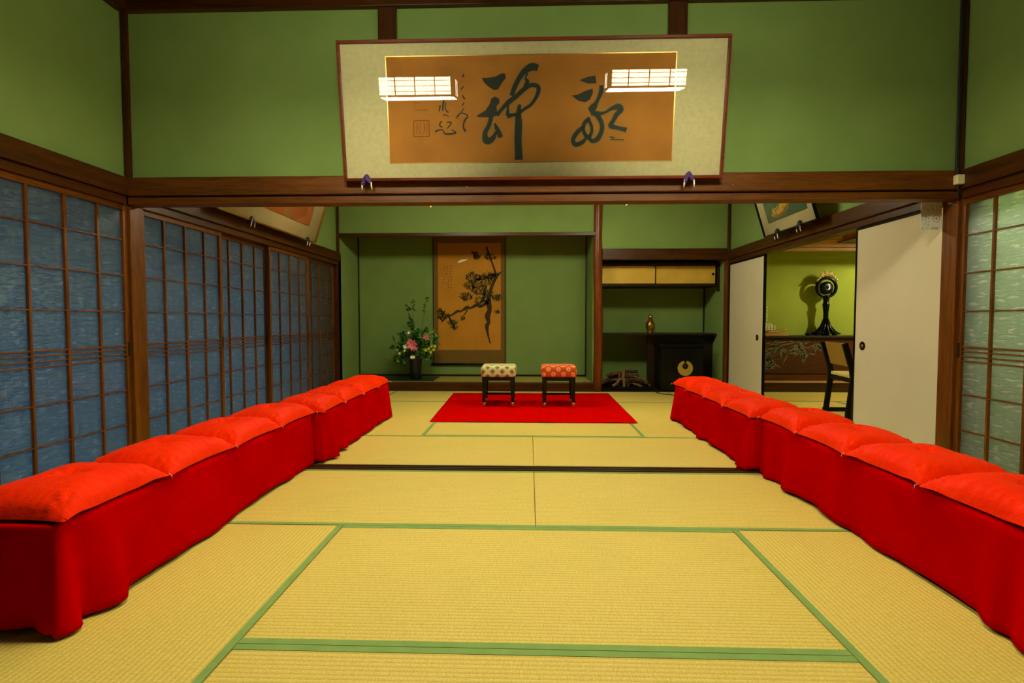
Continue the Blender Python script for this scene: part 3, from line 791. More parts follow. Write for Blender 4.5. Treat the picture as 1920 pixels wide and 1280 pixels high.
# purple padded rests of the frame
def frame_rest(c, ax, nm, mt, label, s_=1.0, peg=0):
    c, ax, nm = Vector(c), Vector(ax), Vector(nm); up = Vector((0,0,1))
    e = T(empty('frame_rest', tuple(c)), label, 'frame rest', 'padded silk rests under the leaning frames')
    n = 12
    P = lambda a, b, h: tuple(c + ax*a*s_ + up*b*s_ + nm*h*s_)
    m = MB()
    m.add([P(-.010,.035,.030),P(.006,.042,.030),P(.034,-.004,.034),P(.020,-.020,.036),P(-.002,.004,.036),P(-.014,-.030,.034),P(-.030,-.028,.034),P(-.026,.010,.032),
           P(-.010,.035,.004),P(.006,.042,.004),P(.034,-.004,.004),P(.020,-.020,.004),P(-.002,.004,.004),P(-.014,-.030,.004),P(-.030,-.028,.004),P(-.026,.010,.004)],
          [(7,6,5,4,3,2,1,0), (8,9,10,11,12,13,14,15)] + [(i,(i+1)%8,(i+1)%8+8,i+8) for i in range(8)])
    m.build('silk_pad', mt, e, bevel=.003)
    if peg: MB().tube([P(0,.012,.030), P(0,.012,-peg/s_)], .004, 8).build('peg', M['brass'], e, smooth=True)
    for a in (-.026, .030):
        MB().tube([P(a,-.010,.030), P(a*1.05,-.035,.028), P(a*1.1,-.056,.022)], [.003,.005,.003], 8).build('tassel', M['whitep'], e, smooth=True)
for x, w in ((-1.037, 'left'), (.935, 'right')):
    frame_rest((x, 3.270, 1.832), (1,0,0), (0,-1,0), M['purple'], 'purple silk rest under the %s end of the long calligraphy frame' % w)
# hidden pegs under the long frame
tn = math.tan(math.radians(17))
# left wall picture
upL = Vector((tn, 0, 1)).normalized(); nmL = Vector((1, 0, -tn)).normalized()
FL = ((-2.515, 4.13, 1.856), Vector((0,1,0)), upL, nmL)
def patch_paper():
    m = mat('pieced_brown_sheet', srgb(140,90,40), .8, .2); v = coords(m, (1,1.2,2.2))
    vo = N(m, 'ShaderNodeTexVoronoi'); vo.inputs['Scale'].default_value = 2.2; L(m, v, vo.inputs['Vector'])
    sx = N(m, 'ShaderNodeSeparateColor'); L(m, vo.outputs['Color'], sx.inputs[0])
    L(m, ramp(m, sx.outputs[0], [(0, srgb(150,84,38)), (.35, srgb(96,92,46)), (.6, srgb(140,96,44)), (.8, srgb(166,104,50))], 'CONSTANT'), PB(m).inputs['Base Color']); return m
picture(FL, 1.90, .62, 'framed sheet of brown and olive patches leaning from the left wall', M['gold'], mat('beige_mount', srgb(176,160,112), .8), patch_paper(), (.30, .26, .16, .1), glass=True, fw=.016)
for y, w in ((4.62, 'nearer'), (5.80, 'farther')):
    frame_rest((-2.515, y, 1.852), (0,1,0), (1,0,0), M['blacksilk'], 'black silk rest under the left wall picture, the %s one' % w, 1.0, .09)
# right wall picture
upR = Vector((-tn, 0, 1)).normalized(); nmR = Vector((-1, 0, -tn)).normalized()
FRr = ((2.50, 5.73, 1.852), Vector((0,-1,0)), upR, nmR)
teal = noisy('teal_painting_ground', srgb(58,92,74), srgb(92,112,74), 5, .8, .1, 200)
picr = picture(FRr, 1.03, .62, 'framed teal painting with a yellow swirling figure leaning from the right wall', M['lacquer_matt'], mat('grey_mount', srgb(176,170,128), .8), teal, (.15, .12, .13, .1), glass=True, fw=.012)
PR = framer(FRr[0], FRr[1], FRr[2], FRr[3], .0042)
m = MB()
for s_ in ([(.30,.24,.05),(.36,.20,.09),(.48,.22,.12),(.60,.30,.14),(.70,.40,.12),(.66,.50,.10)], [(.40,.30,.05),(.44,.40,.10),(.52,.50,.12)], [(.26,.20,.03),(.34,.17,.03),(.46,.17,.03),(.60,.22,.03),(.76,.34,.02)]): ribbon(m, s_, PR)
m.build('yellow_figure', noisy('yellow_brushwork', srgb(190,160,66), srgb(150,120,40), 20, .8, .1, 200), picr)
m = MB(); PR2 = framer(FRr[0], FRr[1], FRr[2], FRr[3], .0048)
disc(m, (.735,.38), .028, PR2); m.build('pink_spot', mat('pink_pigment', srgb(206,140,110), .8), picr)
m = MB()
for s_ in ([(.34,.22,.008),(.42,.24,.01),(.52,.30,.012),(.6,.38,.01)], [(.45,.36,.01),(.52,.38,.01),(.6,.46,.01)], [(.40,.42,.008),(.5,.44,.01),(.55,.52,.01)]): ribbon(m, s_, PR2)
m.build('brown_line', mat('brown_pigment', srgb(110,84,30), .8), picr)
for y, w in ((5.42, 'farther'), (4.98, 'nearer')):
    frame_rest((2.495, y, 1.848), (0,-1,0), (-1,0,0), M['blacksilk'], 'dark silk rest under the teal painting, the %s one' % w, 1.1, .10)
# pegs: small brass nails in the big lintel that carry the rests
for x, w in ((-.42,'left'), (1.22,'right')):
    T(MB().tube([(x, YS0-.022, 1.795), (x, YS0-.032, 1.795), (x, YS0-.034, 1.805)], .003, 8).build('hook', M['brass'], smooth=True), 'tiny brass hook on the front of the big lintel, %s one' % w, 'hook')

# ------------------------------------------------------------------ tokonoma: hanging scroll
e = T(empty('hanging_scroll', (-.93, YB-.02, .300)), 'hanging scroll painting of an old pine branch on brown silk in the tokonoma', 'scroll')
ys = YB - .024
X0s, Z0s, ks = -1.476, .304, .00256
def sc(c):
    r = (X0s + (c[0]-685)*ks, Z0s + (1028-c[1])*.00252)
    return r + ((c[2]*ks,) if len(c) > 2 else ())
M['brocade'] = noisy('olive_brocade', srgb(104,78,22), srgb(116,88,28), 60, .8, .15, 200)
M['silkp'] = noisy('scroll_silk', srgb(190,130,30), srgb(170,118,28), 3, .8, .08, 300)
MB().box(X0s, -.384, ys, ys+.004, .304, 2.30).build('brocade_mount', M['brocade'], e)
dk = MB(); dk.box(X0s-.004, X0s+.012, ys-.001, ys, .304, 2.30).box(-.396, -.380, ys-.001, ys, .304, 2.30); dk.build('side_band', mat('dark_band', srgb(40,36,14), .8), e)
MB().box(X0s+.075, -.455, ys-.0015, ys, .304+.218, 2.12).build('painting', M['silkp'], e)
pl = MB()
for (a0,a1,b0,b1) in ((X0s+.068, -.448, .516, .523),): pl.box(a0,a1,ys-.002,ys,b0,b1)
pl.build('thin_border', mat('pale_band', srgb(176,130,50), .8), e)
MB().tube([(X0s-.03, ys-.006, .300), (-.354, ys-.006, .300)], .014, 14).build('roller', M['lacquer_matt'], e, smooth=True)
MB().tube([(X0s-.01, ys-.002, 2.305), (-.374, ys-.002, 2.305)], .01, 10).build('top_rod', M['lacquer_matt'], e, smooth=True)
MB().tube([(-1.2, ys, 2.305), (-.93, YB-.012, 2.395), (-.66, ys, 2.305)], .003, 6).build('hanging_cord', M['cable'], e)
SF = lambda s_, t_: Vector((s_, ys-.0024, t_))
SF2 = lambda s_, t_: Vector((s_, ys-.0032, t_))
m = MB()
for s_ in ([(1006,640,40),(1018,700,26),(1006,740,32),(1012,780,20),(1002,800,24),(1008,850,12),(1022,905,8)],
           [(1010,655,24),(965,684,16),(945,674,22),(905,694,12),(885,690,20),(850,712,10),(830,712,16),(790,738,9),(775,738,13),(735,775,8)],
           [(1008,650,26),(1030,570,18),(1062,505,14),(1085,480,8)], [(1060,505,12),(1035,430,10),(1010,360,12),(1000,330,10)],
           [(960,672,12),(985,620,14),(1000,560,10)], [(775,742,10),(800,785,10),(815,825,6)], [(740,770,8),(722,745,8)],
           [(890,700,8),(862,745,5),(850,770,4)], [(1050,640,10),(1080,610,6)]):
    ribbon(m, [sc(q) for q in s_], SF)
m.build('pine_trunk', mat('ink_brown', srgb(58,46,20), .8, .2), e)
rn = random.Random(11); m = MB()
for (cx, cy, r, nn) in ((925,515,44,60),(985,535,50,70),(1020,505,40,40),(955,590,44,60),(880,630,38,45),(905,560,36,40),(1010,620,36,40),(1062,640,30,30),(960,655,36,30),
                        (740,745,30,40),(730,715,20,20),(800,785,24,26),(812,812,18,18),(945,395,22,26),(1020,395,30,26),(1045,500,24,24),(860,760,14,8),(1066,720,14,10),(930,370,16,14)):
    for _ in range(int(nn*2.0)):
        a = rn.uniform(0, 6.28); d = r*math.sqrt(rn.random())*.9; x, y = cx+d*math.cos(a)*1.15, cy+d*math.sin(a)*.75
        b = rn.uniform(-2.6, -.5); l = rn.uniform(8, 18)
        ribbon(m, [sc((x, y, 4.2)), sc((x+l*math.cos(b), y+l*math.sin(b), 1.8))], SF2)
m.build('pine_needles', mat('ink_green', srgb(62,70,30), .8, .2), e)
m = MB(); ribbon(m, [sc((832,424,4)), sc((846,416,12)), sc((860,412,12)), sc((888,404,5))], SF2); ribbon(m, [sc((850,412,6)), sc((862,402,3))], SF2)
m.build('white_bird', M['whitep'], e)
m = MB(); rn = random.Random(4)
for cx in (752, 772, 792):
    y = 440
    while y < (575 if cx > 760 else 540):
        for _ in range(3):
            x = cx+rn.uniform(-6,6); y2 = y+rn.uniform(-4,4)
            ribbon(m, [sc((x,y2,2.2)), sc((x+rn.uniform(-7,7), y2+rn.uniform(2,9), 1.6))], SF2)
        y += 16
m.build('inscription', M['inkfaint'], e)

# ------------------------------------------------------------------ vase and flowers on a lacquer board
T(box('vase_board', mat('dark_green_lacquer', srgb(18,34,22), .25), -2.42, -1.36, 7.24, 7.72, .117, .131, bevel=.003), 'thin dark lacquer board under the flower vase in the tokonoma', 'board')
vx, vy, vz = -1.67, 7.50, .131
T(MB().lathe([(.0,0),(.078,0),(.084,.01),(.086,.10),(.092,.24),(.104,.32),(.112,.345),(.104,.348),(.094,.32),(.0,.30)], (vx,vy,vz), 32).build('flower_vase', M['vase'], smooth=True), 'dark cylindrical flower vase on the lacquer board', 'vase')
fe = T(empty('flower_arrangement', (vx, vy, vz+.30)), 'flower arrangement of green branches with pink and white blooms in the vase', 'flowers')
rf = random.Random(31)
def leaf(m, p, d, l, w):
    d = Vector(d).normalized(); sd = d.cross(Vector((rf.uniform(-.4,.4), -1, rf.uniform(-.4,.4)))).normalized()
    nn = sd.cross(d); p = Vector(p)
    m.add([p, p+d*l*.4+sd*w/2, p+d*l+nn*l*.15, p+d*l*.4-sd*w/2, p+d*l*.5+nn*l*.05], [(0,1,4),(0,4,3),(1,2,4),(4,2,3)])
stems = MB(); la = MB(); lb = MB()
def branch(tip, leaves, lw, light, bend=.1, start=.25):
    a = Vector((vx+rf.uniform(-.03,.03), vy+rf.uniform(-.03,.03), vz+.30)); b = Vector(tip)
    mid = a.lerp(b, .5) + Vector((bend*rf.uniform(-.5,.5), rf.uniform(-.05,.05), .06))
    pts = [a.lerp(mid, t).lerp(mid.lerp(b, t), t) for t in [i/8 for i in range(9)]]
    stems.tube(pts, [.004-.0003*i for i in range(9)], 6)
    for _ in range(leaves):
        t = rf.uniform(start, 1); i = min(int(t*8), 7); p = pts[i].lerp(pts[i+1], t*8-i)
        d = Vector((rf.uniform(-1,1), rf.uniform(-.8,.5), rf.uniform(-.5,.9)))
        leaf(lb if (light or rf.random() < .25) else la, p, d, rf.uniform(.04,.085)*lw, .032*lw)
for tip in ((-1.76,7.45,1.16),(-1.73,7.5,1.0),(-1.70,7.42,.92)): branch(tip, 34, .9, False, .06)
branch((-1.50,7.45,1.28), 16, .7, False, .12, .72); branch((-1.68,7.45,1.27), 12, .7, False, .12, .75)
for i in range(30):
    an = rf.uniform(0, 6.28); r = rf.uniform(.15, .34); z = rf.uniform(.50, .86)
    branch((vx + r*math.cos(an)*1.12 + .01, vy + r*.55*math.sin(an), z), 17, 1.15, i % 3 == 0)
for tip in ((-1.98,7.42,.42),(-1.88,7.4,.36),(-1.42,7.42,.40),(-1.50,7.38,.45),(-2.02,7.44,.58),(-1.36,7.44,.55)): branch(tip, 18, 1.3, False)
stems.build('stems', M['stem'], fe, smooth=True)
la.build('dark_leaves', M['leafd'], fe); lb.build('light_leaves', M['leafl'], fe)
def flower(c, r, mt, n, name, tilt=.5):
    m = MB(); c = Vector(c)
    for k in range(n):
        an = 2*math.pi*k/n + rf.random()*.3
        d = Vector((math.cos(an), -.55, math.sin(an))); sd = Vector((-math.sin(an), 0, math.cos(an)))
        m.add([c, c+d*r*.55+sd*r*.26, c+d*r, c+d*r*.55-sd*r*.26, c+d*r*.5+Vector((0,-.1*r,0))], [(0,1,4),(0,4,3),(1,2,4),(4,2,3)])
    m.ball(tuple(c+Vector((0,-.12*r,0))), r*.2, 6)
    m.build(name, mt, fe)
flower((-1.665,7.30,.62), .085, M['pink'], 7, 'pink_lily'); flower((-1.70,7.32,.66), .055, M['pink'], 6, 'pink_lily')
flower((-1.47,7.34,.73), .055, M['pink'], 6, 'pink_lily'); flower((-1.63,7.31,.575), .05, M['pink'], 6, 'pink_lily')
flower((-1.765,7.30,.595), .038, M['whitep'], 8, 'white_bloom'); flower((-1.67,7.28,.45), .030, M['whitep'], 8, 'white_bloom'); flower((-1.645,7.28,.452), .028, M['whitep'], 8, 'white_bloom')
flower((-1.72,7.33,.79), .026, M['whitep'], 7, 'white_bloom'); flower((-1.85,7.30,.50), .022, M['whitep'], 7, 'white_bloom'); flower((-1.775,7.30,.54), .02, M['whitep'], 7, 'white_bloom')
for (x,z) in ((-1.44,.565),(-1.40,.60),(-1.37,.55),(-1.48,.545),(-1.41,.52),(-1.35,.60)): flower((x,7.32,z), .026, M['yellowp'], 7, 'yellow_bloom')

# ------------------------------------------------------------------ shelf alcove
e = T(empty('wall_cabinet', (1.74, 7.33, 1.46)), 'shallow cabinet with two gold paper sliding doors under the alcove lintel', 'cabinet')
cx0, cx1, cy0 = .912, XR-.032, 7.30
m = MB(); m.box(cx0, cx1, cy0, YB, 1.435, 1.462).box(cx0, cx1, cy0, YB, 1.722, 1.748).box(cx1-.022, cx1, cy0, YB, 1.462, 1.722)
m.build('carcass', M['blackwood_x'], e, bevel=.002)
MB().box(cx1-.030, cx1-.0, cy0-.022, cy0-.001, 1.36, 1.748).build('end_strip', M['blackwood_z'], e, bevel=.002)
for i, (a, b, yy, px) in enumerate(((cx0+.004, 1.718, cy0+.012, .955), (1.706, cx1-.034, cy0+.030, cx1-.075))):
    d = MB().box(a+.012, b-.012, yy, yy+.010, 1.472, 1.712).build('sliding_door', M['goldleaf'], e)
    f = MB(); f.box(a, a+.012, yy-.002, yy+.012, 1.463, 1.721).box(b-.012, b, yy-.002, yy+.012, 1.463, 1.721).box(a+.012, b-.012, yy-.002, yy+.012, 1.463, 1.472).box(a+.012, b-.012, yy-.002, yy+.012, 1.712, 1.721)
    f.build('door_edge', M['lacquer'], d)
    MB().lathe([(.016,0),(.018,.003),(.0,.003)], (px, yy, 1.60), 16, 'y').build('finger_pull', M['lacquer_matt'], d)
T(box('shelf', M['blackwood_x'], .912, XR-.032, 7.36, YB, .758, .782, bevel=.003), 'dark wooden shelf across the middle of the alcove', 'shelf')
# gold figure vase
gv = T(empty('gilt_bottle', (1.715, 7.60, .782)), 'small gilt gourd-shaped bottle with stopper on the dark shelf', 'bottle')
gm = noisy('mottled_gilt', srgb(190,140,60), srgb(90,60,30), 30, .3, .1, 80, Metallic=.8)
MB().lathe([(.0,0),(.046,0),(.05,.01),(.040,.022),(.060,.06),(.066,.10),(.056,.15),(.034,.18),(.022,.195),(.020,.205)], (1.715,7.60,.782), 28).build('body', gm, gv, smooth=True)
MB().lathe([(.020,.205),(.032,.222),(.034,.240),(.024,.256),(.012,.262),(0,.268)], (1.715,7.60,.782), 24).build('stopper', M['gold'], gv, smooth=True)
# black lacquer box with gold crest
T(box('shelf_shade_board', M['blackwood_x'], 1.66, XR-.033, 7.52, 7.56, .013, .757), 'dark sheet standing in for the shade below the right half of the shelf', 'board')  # dark sheet in place of the shadow that the shelf casts
e = T(empty('crested_box', (2.05, 7.30, .012)), 'tall black lacquer box with a round gold crest standing in the shelf alcove', 'box')
MB().box(1.755, 2.325, 7.14, 7.50, .013, .60).build('body', M['lacquer'], e, bevel=.008)
MB().box(1.74, 2.34, 7.125, 7.515, .60, .65).build('lid', M['lacquer'], e, bevel=.008)
m = MB(); cc = (2.085, .315); CF = lambda s_, t_: Vector((s_, 7.138, t_)); n = 48; R = .103
out = []; inn = []
for k in range(n+1):
    a = math.radians(100) + math.radians(340)*k/n
    out.append((cc[0]+R*math.cos(a), cc[1]+R*math.sin(a)))
    inn.append((cc[0]+.040*math.cos(a), cc[1]+.028+.040*math.sin(a)))
m.add([CF(*p) for p in out]+[CF(*p) for p in inn], [(k, k+1, n+2+k, n+1+k) for k in range(n)])
m.build('gold_crest', mat('matt_gold', srgb(190,160,66), .5, .5, .3), e)
m = MB(); ribbon(m, [(cc[0], cc[1]+.012, .040), (cc[0], cc[1]+.036, .046), (cc[0], cc[1]+.062, .010)], lambda s_, t_: Vector((s_, 7.1365, t_)))
m.build('crest_centre', mat('dark_plum', srgb(40,16,40), .5), e)
T(MB().tube([(1.78,7.10,.006),(1.70,7.03,.006),(1.66,6.96,.007),(1.72,6.85,.006),(1.86,6.72,.006),(1.95,6.5,.006)], .005, 8).build('power_cord', M['cable'], smooth=True), 'black cord on the floor running from the crested box', 'cord')
# firewood
e = T(empty('firewood_tray', (1.30, 7.30, .012)), 'low black tray holding driftwood at the foot of the shelf alcove', 'tray')
MB().box(.965, 1.655, 7.14, 7.50, .013, .030).build('tray_base', M['lacquer_matt'], e)
m = MB(); m.box(.965,1.655,7.14,7.155,.030,.055).box(.965,1.655,7.485,7.50,.030,.055).box(.965,.98,7.155,7.485,.030,.055).box(1.64,1.655,7.155,7.485,.030,.055); m.build('tray_rim', M['lacquer_matt'], e)
logm = [wood('log_a', srgb(60,32,12), srgb(120,74,34), 'x', .6), wood('log_b', srgb(84,70,34), srgb(130,108,58), 'x', .6), wood('log_c', srgb(40,20,10), srgb(80,46,24), 'x', .6)]
rl = random.Random(9)
LG = [((1.0, 7.33, 0.1), (1.22, 7.33, 0.2), 0.022359999999999998, 0, 'long brown stick at the left, rising towards the middle of the tray'),
      ((1.05, 7.28, 0.2), (1.27, 7.28, 0.235), 0.0258, 0, 'brown stick lying highest at the left of the tray'),
      ((1.12, 7.185, 0.06), (1.24, 7.185, 0.17), 0.02064, 1, 'pale green-brown stick slanting up from the front left'),
      ((1.27, 7.19, 0.055), (1.265, 7.215, 0.27), 0.02064, 1, 'pale upright split log near the middle of the tray'),
      ((1.33, 7.19, 0.055), (1.31, 7.215, 0.28), 0.01892, 2, 'dark red-brown upright log right of the pale one'),
      ((1.21, 7.235, 0.055), (1.22, 7.25, 0.26), 0.0172, 0, 'thin brown upright stick left of the pale upright log'),
      ((1.37, 7.26, 0.16), (1.56, 7.26, 0.1), 0.022359999999999998, 0, 'brown log slanting down to the right end of the tray'),
      ((1.3, 7.435, 0.236), (1.5, 7.435, 0.24), 0.0258, 2, 'dark thick log lying highest of all at the back'),
      ((1.4000000000000001, 7.18, 0.2), (1.57, 7.18, 0.16), 0.01376, 1, 'pale thin stick across the right logs'),
      ((1.3900000000000001, 7.185, 0.1), (1.52, 7.185, 0.06), 0.0172, 1, 'short pale stick low at the right front'),
      ((1.55, 7.19, 0.16), (1.63, 7.19, 0.062), 0.0172, 0, 'short stub leaning over the right rim'),
      ((1.02, 7.44, 0.08), (1.58, 7.44, 0.1), 0.029240000000000002, 2, 'thickest dark log at the back of the tray'),
      ((1.1, 7.44, 0.172), (1.52, 7.44, 0.176), 0.029240000000000002, 2, 'dark log stacked on the thickest one at the back'),
      ((1.06, 7.385, 0.06), (1.24, 7.385, 0.07), 0.02064, 2, 'dark log lying on the tray floor at the left')]
for (a, b, r, mi, lab) in LG:
    a, b = Vector(a), Vector(b); pts = []
    for i in range(7):
        t = i/6; pts.append(a.lerp(b, t) + Vector((rl.uniform(-1,1), rl.uniform(-1,1), rl.uniform(-1,1)))*.006)
    T(MB().tube(pts, [r*rl.uniform(.8,1.1) for _ in range(7)], 9).build('driftwood_log', logm[mi], smooth=False), lab, 'log', 'driftwood in the black tray')

# ------------------------------------------------------------------ papers and fittings at the right post
nx_, nz_ = .085, .035
e = T(empty('paper_notice', (2.555, 3.50, 1.555)), 'white printed paper slips with a round stamp hanging by the right post', 'paper notice')
MB().box(2.40+nx_, 2.51+nx_, 3.478, 3.480, 1.547, 1.735).build('back_sheet', M['white'], e)
MB().box(2.455+nx_, 2.525+nx_, 3.472, 3.474, 1.563, 1.732).build('front_sheet', M['white'], e)
m = MB()
for (x, z, r) in ((2.492+nx_, 1.62, .021),):
    pts = [(x+r*math.cos(a), z+r*math.sin(a), .003) for a in [2*math.pi*k/14 for k in range(15)]]
    ribbon(m, pts, lambda s_, t_: Vector((s_, 3.4715, t_))); disc(m, (x, z), .006, lambda s_, t_: Vector((s_, 3.4715, t_)))
m.build('red_stamp', mat('stamp_red', srgb(176,96,86), .8), e)
m = MB(); rr = random.Random(2)
for k in range(26):
    x, z = rr.uniform(2.408, 2.45)+nx_, rr.uniform(1.56, 1.715)
    ribbon(m, [(x,z,.003),(x+rr.uniform(-.008,.008), z-rr.uniform(.004,.012),.003)], lambda s_, t_: Vector((s_, 3.4772, t_)))
for k in range(12):
    x, z = rr.uniform(2.462, 2.518)+nx_, rr.uniform(1.66, 1.715)
    ribbon(m, [(x,z,.003),(x+rr.uniform(-.008,.008), z-rr.uniform(.004,.012),.003)], lambda s_, t_: Vector((s_, 3.4712, t_)))
m.build('print', mat('grey_print', srgb(110,116,116), .8), e)
e = T(empty('junction_box', (2.575, 3.29, 1.80)), 'small ivory cable box on the right corner of the lintel', 'junction box')
MB().box(2.545, 2.588, 3.272, 3.3075, 1.792, 1.848).build('case', M['plastic'], e, bevel=.003)
c = MB()
c.tube([(2.566,3.300,1.848),(2.566,3.300,1.89),(2.578,3.325,1.90),(2.578,3.325,2.92)], .009, 8)
c.build('upper_cable', M['cable'], e); MB().tube([(2.572,3.300,1.792),(2.572,3.302,1.765),(2.588,3.322,1.760),(2.588,3.322,1.716)], .005, 8).build('lower_cable', M['cable'], e)

# ------------------------------------------------------------------ room beyond the right opening
struct('wall_beyond_back', M['plaster2'], XR+.091, 6.2, YB, YB+.08, -.05, 2.6)
struct('wall_beyond_right', M['plaster2'], 6.12, 6.2, 3.2, YB, -.05, 2.6)
struct('wall_beyond_near', M['plaster2'], XR+.121, 6.12, 3.2, 3.28, -.05, 2.6)
struct('ceiling_beyond', M['pale_x'], XR+.121, 6.2, 3.2, YB+.08, 2.6, 2.66)
YA = 7.12
trim(M['dark_x'], XR+.121, 6.12, YA, YA+.12, -.05, .125)
trim(M['pale_x'], XR+.121, 6.12, YA-.01, YA+.125, .125, .138)
struct('floor_beyond_alcove', M['mid_x'], XR+.121, 6.12, YA+.125, YB, -.05, .13)
trim(M['pale_x'], XR+.121, 6.12, YA-.02, YA+.05, 1.885, 1.925)
trim(M['pale_x'], XR+.121, 6.12, YA-.01, YA+.05, 1.93, 2.03)
struct('wall_beyond_upper', noisy('pink_plaster', srgb(206,166,120), srgb(212,174,130), 3, .9, .1, 200), XR+.121, 6.12, YA, YA+.05, 2.035, 2.6)
e = T(empty('overhead_cabinet', (4.9, 6.9, 2.0)), 'orange-brown wooden overhead box glimpsed above the opening to the next room', 'cabinet')
MB().box(4.03, 5.2, 6.62, 6.98, 1.985, 2.598).build('body', M['orange_wood'], e, bevel=.004)
MB().box(3.98, 5.22, 6.60, 7.0, 1.972, 1.985).build('bottom_board', M['blackwood_x'], e)
m = MB(); n = 10
m.add([(4.10+(.045 if i%2==0 else .02)*math.sin(math.pi*i/5), 6.598-.02, 1.955+(.045 if i%2==0 else .02)*math.cos(math.pi*i/5)) for i in range(10)] + [(4.10+(.045 if i%2==0 else .02)*math.sin(math.pi*i/5), 6.599, 1.955+(.045 if i%2==0 else .02)*math.cos(math.pi*i/5)) for i in range(10)],
      [tuple(range(10)), tuple(range(19,9,-1))] + [(i,(i+1)%10,(i+1)%10+10,i+10) for i in range(10)])
m.build('star_fitting', M['lacquer_matt'], e)
# painted cabinet with bamboo
e = T(empty('painted_sideboard', (4.4, 7.5, .13)), 'reddish-brown built-in sideboard painted with pale bamboo leaves in the next room', 'sideboard')
MB().box(XR+.13, 6.10, 7.46, 7.89, .13, .20).build('plinth', M['mid_x'], e)
MB().box(XR+.13, 6.10, 7.47, 7.89, .20, .715).build('body', M['blackwood_x'], e)
MB().box(XR+.12, 6.11, 7.42, 7.895, .715, .745).build('top_board', M['blackwood_x'], e, bevel=.003)
rp = wood('russet_panel', srgb(62,30,14), srgb(88,44,20), 'x', .4)
for (a, b) in ((2.78,4.56),(4.58,5.3),(5.32,6.08)): MB().box(a, b, 7.455, 7.469, .215, .70).build('front_panel', rp, e, bevel=.002)
rb = random.Random(17); m = MB(); BF = lambda s_, t_: Vector((s_, 7.4535, t_))
def bleaf(x, z, a, l):
    if not (3.0 < x+l*math.cos(a) < 4.5 and .225 < z+l*math.sin(a) < .69): return
    ribbon(m, [(x, z, .002), (x+l*.45*math.cos(a), z+l*.45*math.sin(a), .015), (x+l*math.cos(a), z+l*math.sin(a), .001)], BF)
for (x, z, nn, l0) in ((3.10,.52,9,.17),(3.22,.42,12,.20),(3.14,.34,10,.19),(3.34,.50,9,.19),(3.28,.30,9,.18),(3.50,.60,11,.19),(3.62,.52,9,.18),(3.44,.66,8,.16),(3.78,.62,11,.17),(3.86,.52,9,.16),(3.98,.64,9,.16),(4.10,.60,8,.14),(3.40,.38,7,.16),(3.05,.26,7,.15),(4.22,.65,5,.12),(3.72,.66,6,.13)):
    for k in range(nn): bleaf(x+rb.uniform(-.03,.03), z+rb.uniform(-.02,.02), rb.uniform(2.4, 7.0), l0*rb.uniform(.6,1.1))
m.build('bamboo_leaves', mat('pale_bamboo_paint', srgb(108,112,84), .6), e)
m = MB()
for s_ in ([(3.02,.24,.008),(3.3,.40,.007),(3.7,.62,.005),(3.9,.69,.004)], [(3.3,.40,.006),(3.5,.42,.005)], [(3.1,.5,.006),(3.5,.67,.005)]): ribbon(m, s_, BF)
m.build('bamboo_stems', mat('pale_bamboo_stem', srgb(86,88,60), .6), e)
# round ring stand with crown
zt = .745; mx, my = 4.275, 7.75
e = T(empty('mirror_stand', (mx, my, zt)), 'black ring-headed mirror stand topped with gilt hair ornaments on the sideboard', 'stand')
RZ = 1.440
m = MB(); m.tube([(mx+.135*math.cos(a), my, RZ+.135*math.sin(a)) for a in [2*math.pi*k/48 for k in range(48)]], .024, 10, closed=True); m.build('ring', M['lacquer'], e, smooth=True)
MB().lathe([(.0,-.02),(.085,-.02),(.095,-.008),(.095,.008),(.085,.02),(.05,.024),(0,.026)], (mx, my, RZ-.01), 36, 'y').build('mirror_disc', M['lacquer'], e, smooth=True)
MB().tube([(mx-.115,my,RZ-.07),(mx-.06,my,RZ-.085)], .010, 8).build('bracket', M['lacquer'], e); MB().tube([(mx+.115,my,RZ-.07),(mx+.06,my,RZ-.085)], .010, 8).build('bracket', M['lacquer'], e)
MB().lathe([(.050,.0),(.055,.02),(.040,.05),(.034,.15),(.034,.33),(.044,.42),(.050,.45),(.040,.47),(.036,.50),(.050,.56),(.046,.58)], (mx, my, zt+.0), 20).build('column', M['lacquer'], e, smooth=True)
m = MB(); rs = random.Random(3)
for k in range(11):
    an = 2*math.pi*k/11 + rs.uniform(-.2,.2); R_ = rs.uniform(.14,.22)
    pts = [(mx+.02*math.cos(an), my+.02*math.sin(an), zt+.24), (mx+.06*math.cos(an), my+.05*math.sin(an), zt+.13), (mx+.12*math.cos(an), my+.09*math.sin(an), zt+.055), (mx+R_*math.cos(an), my+min(.6*R_, .10)*math.sin(an), zt+.025), (mx+(R_+.03)*math.cos(an+.2), my+.10*math.sin(an), zt+.028)]
    m.tube(pts, [.018,.020,.022,.016,.006], 8)
    m.ball((mx+R_*.8*math.cos(an), my+.09*math.sin(an), zt+.024), .022, 6)
m.build('root_base', M['lacquer'], e, smooth=True)
m = MB(); m2 = MB()
for k in range(19):
    a = math.radians(34 + 112*k/18); r0 = .158; h = .03 + .055*math.sin(math.pi*k/18)**2 + rs.uniform(0,.014)
    x0_, z0_ = mx+r0*math.cos(a), RZ+r0*math.sin(a)
    (m if k % 3 else m2).tube([(x0_, my-.012, z0_), (x0_+h*.5*math.cos(a), my-.016, z0_+h*.5*math.sin(a)), (x0_+h*.7*math.cos(a), my-.014, z0_+h*math.sin(a))], [.006,.009,.002], 7)
    (m2 if k % 2 else m).ball((x0_+h*.35*math.cos(a), my-.026, z0_+h*.3), .010, 6)
m.build('gilt_crown', mat('bright_gilt', srgb(240,190,80), .25, .6, .6), e, smooth=True); c_ = m2.build('pearl_crown', mat('pearl', srgb(240,226,196), .3), e, smooth=True)
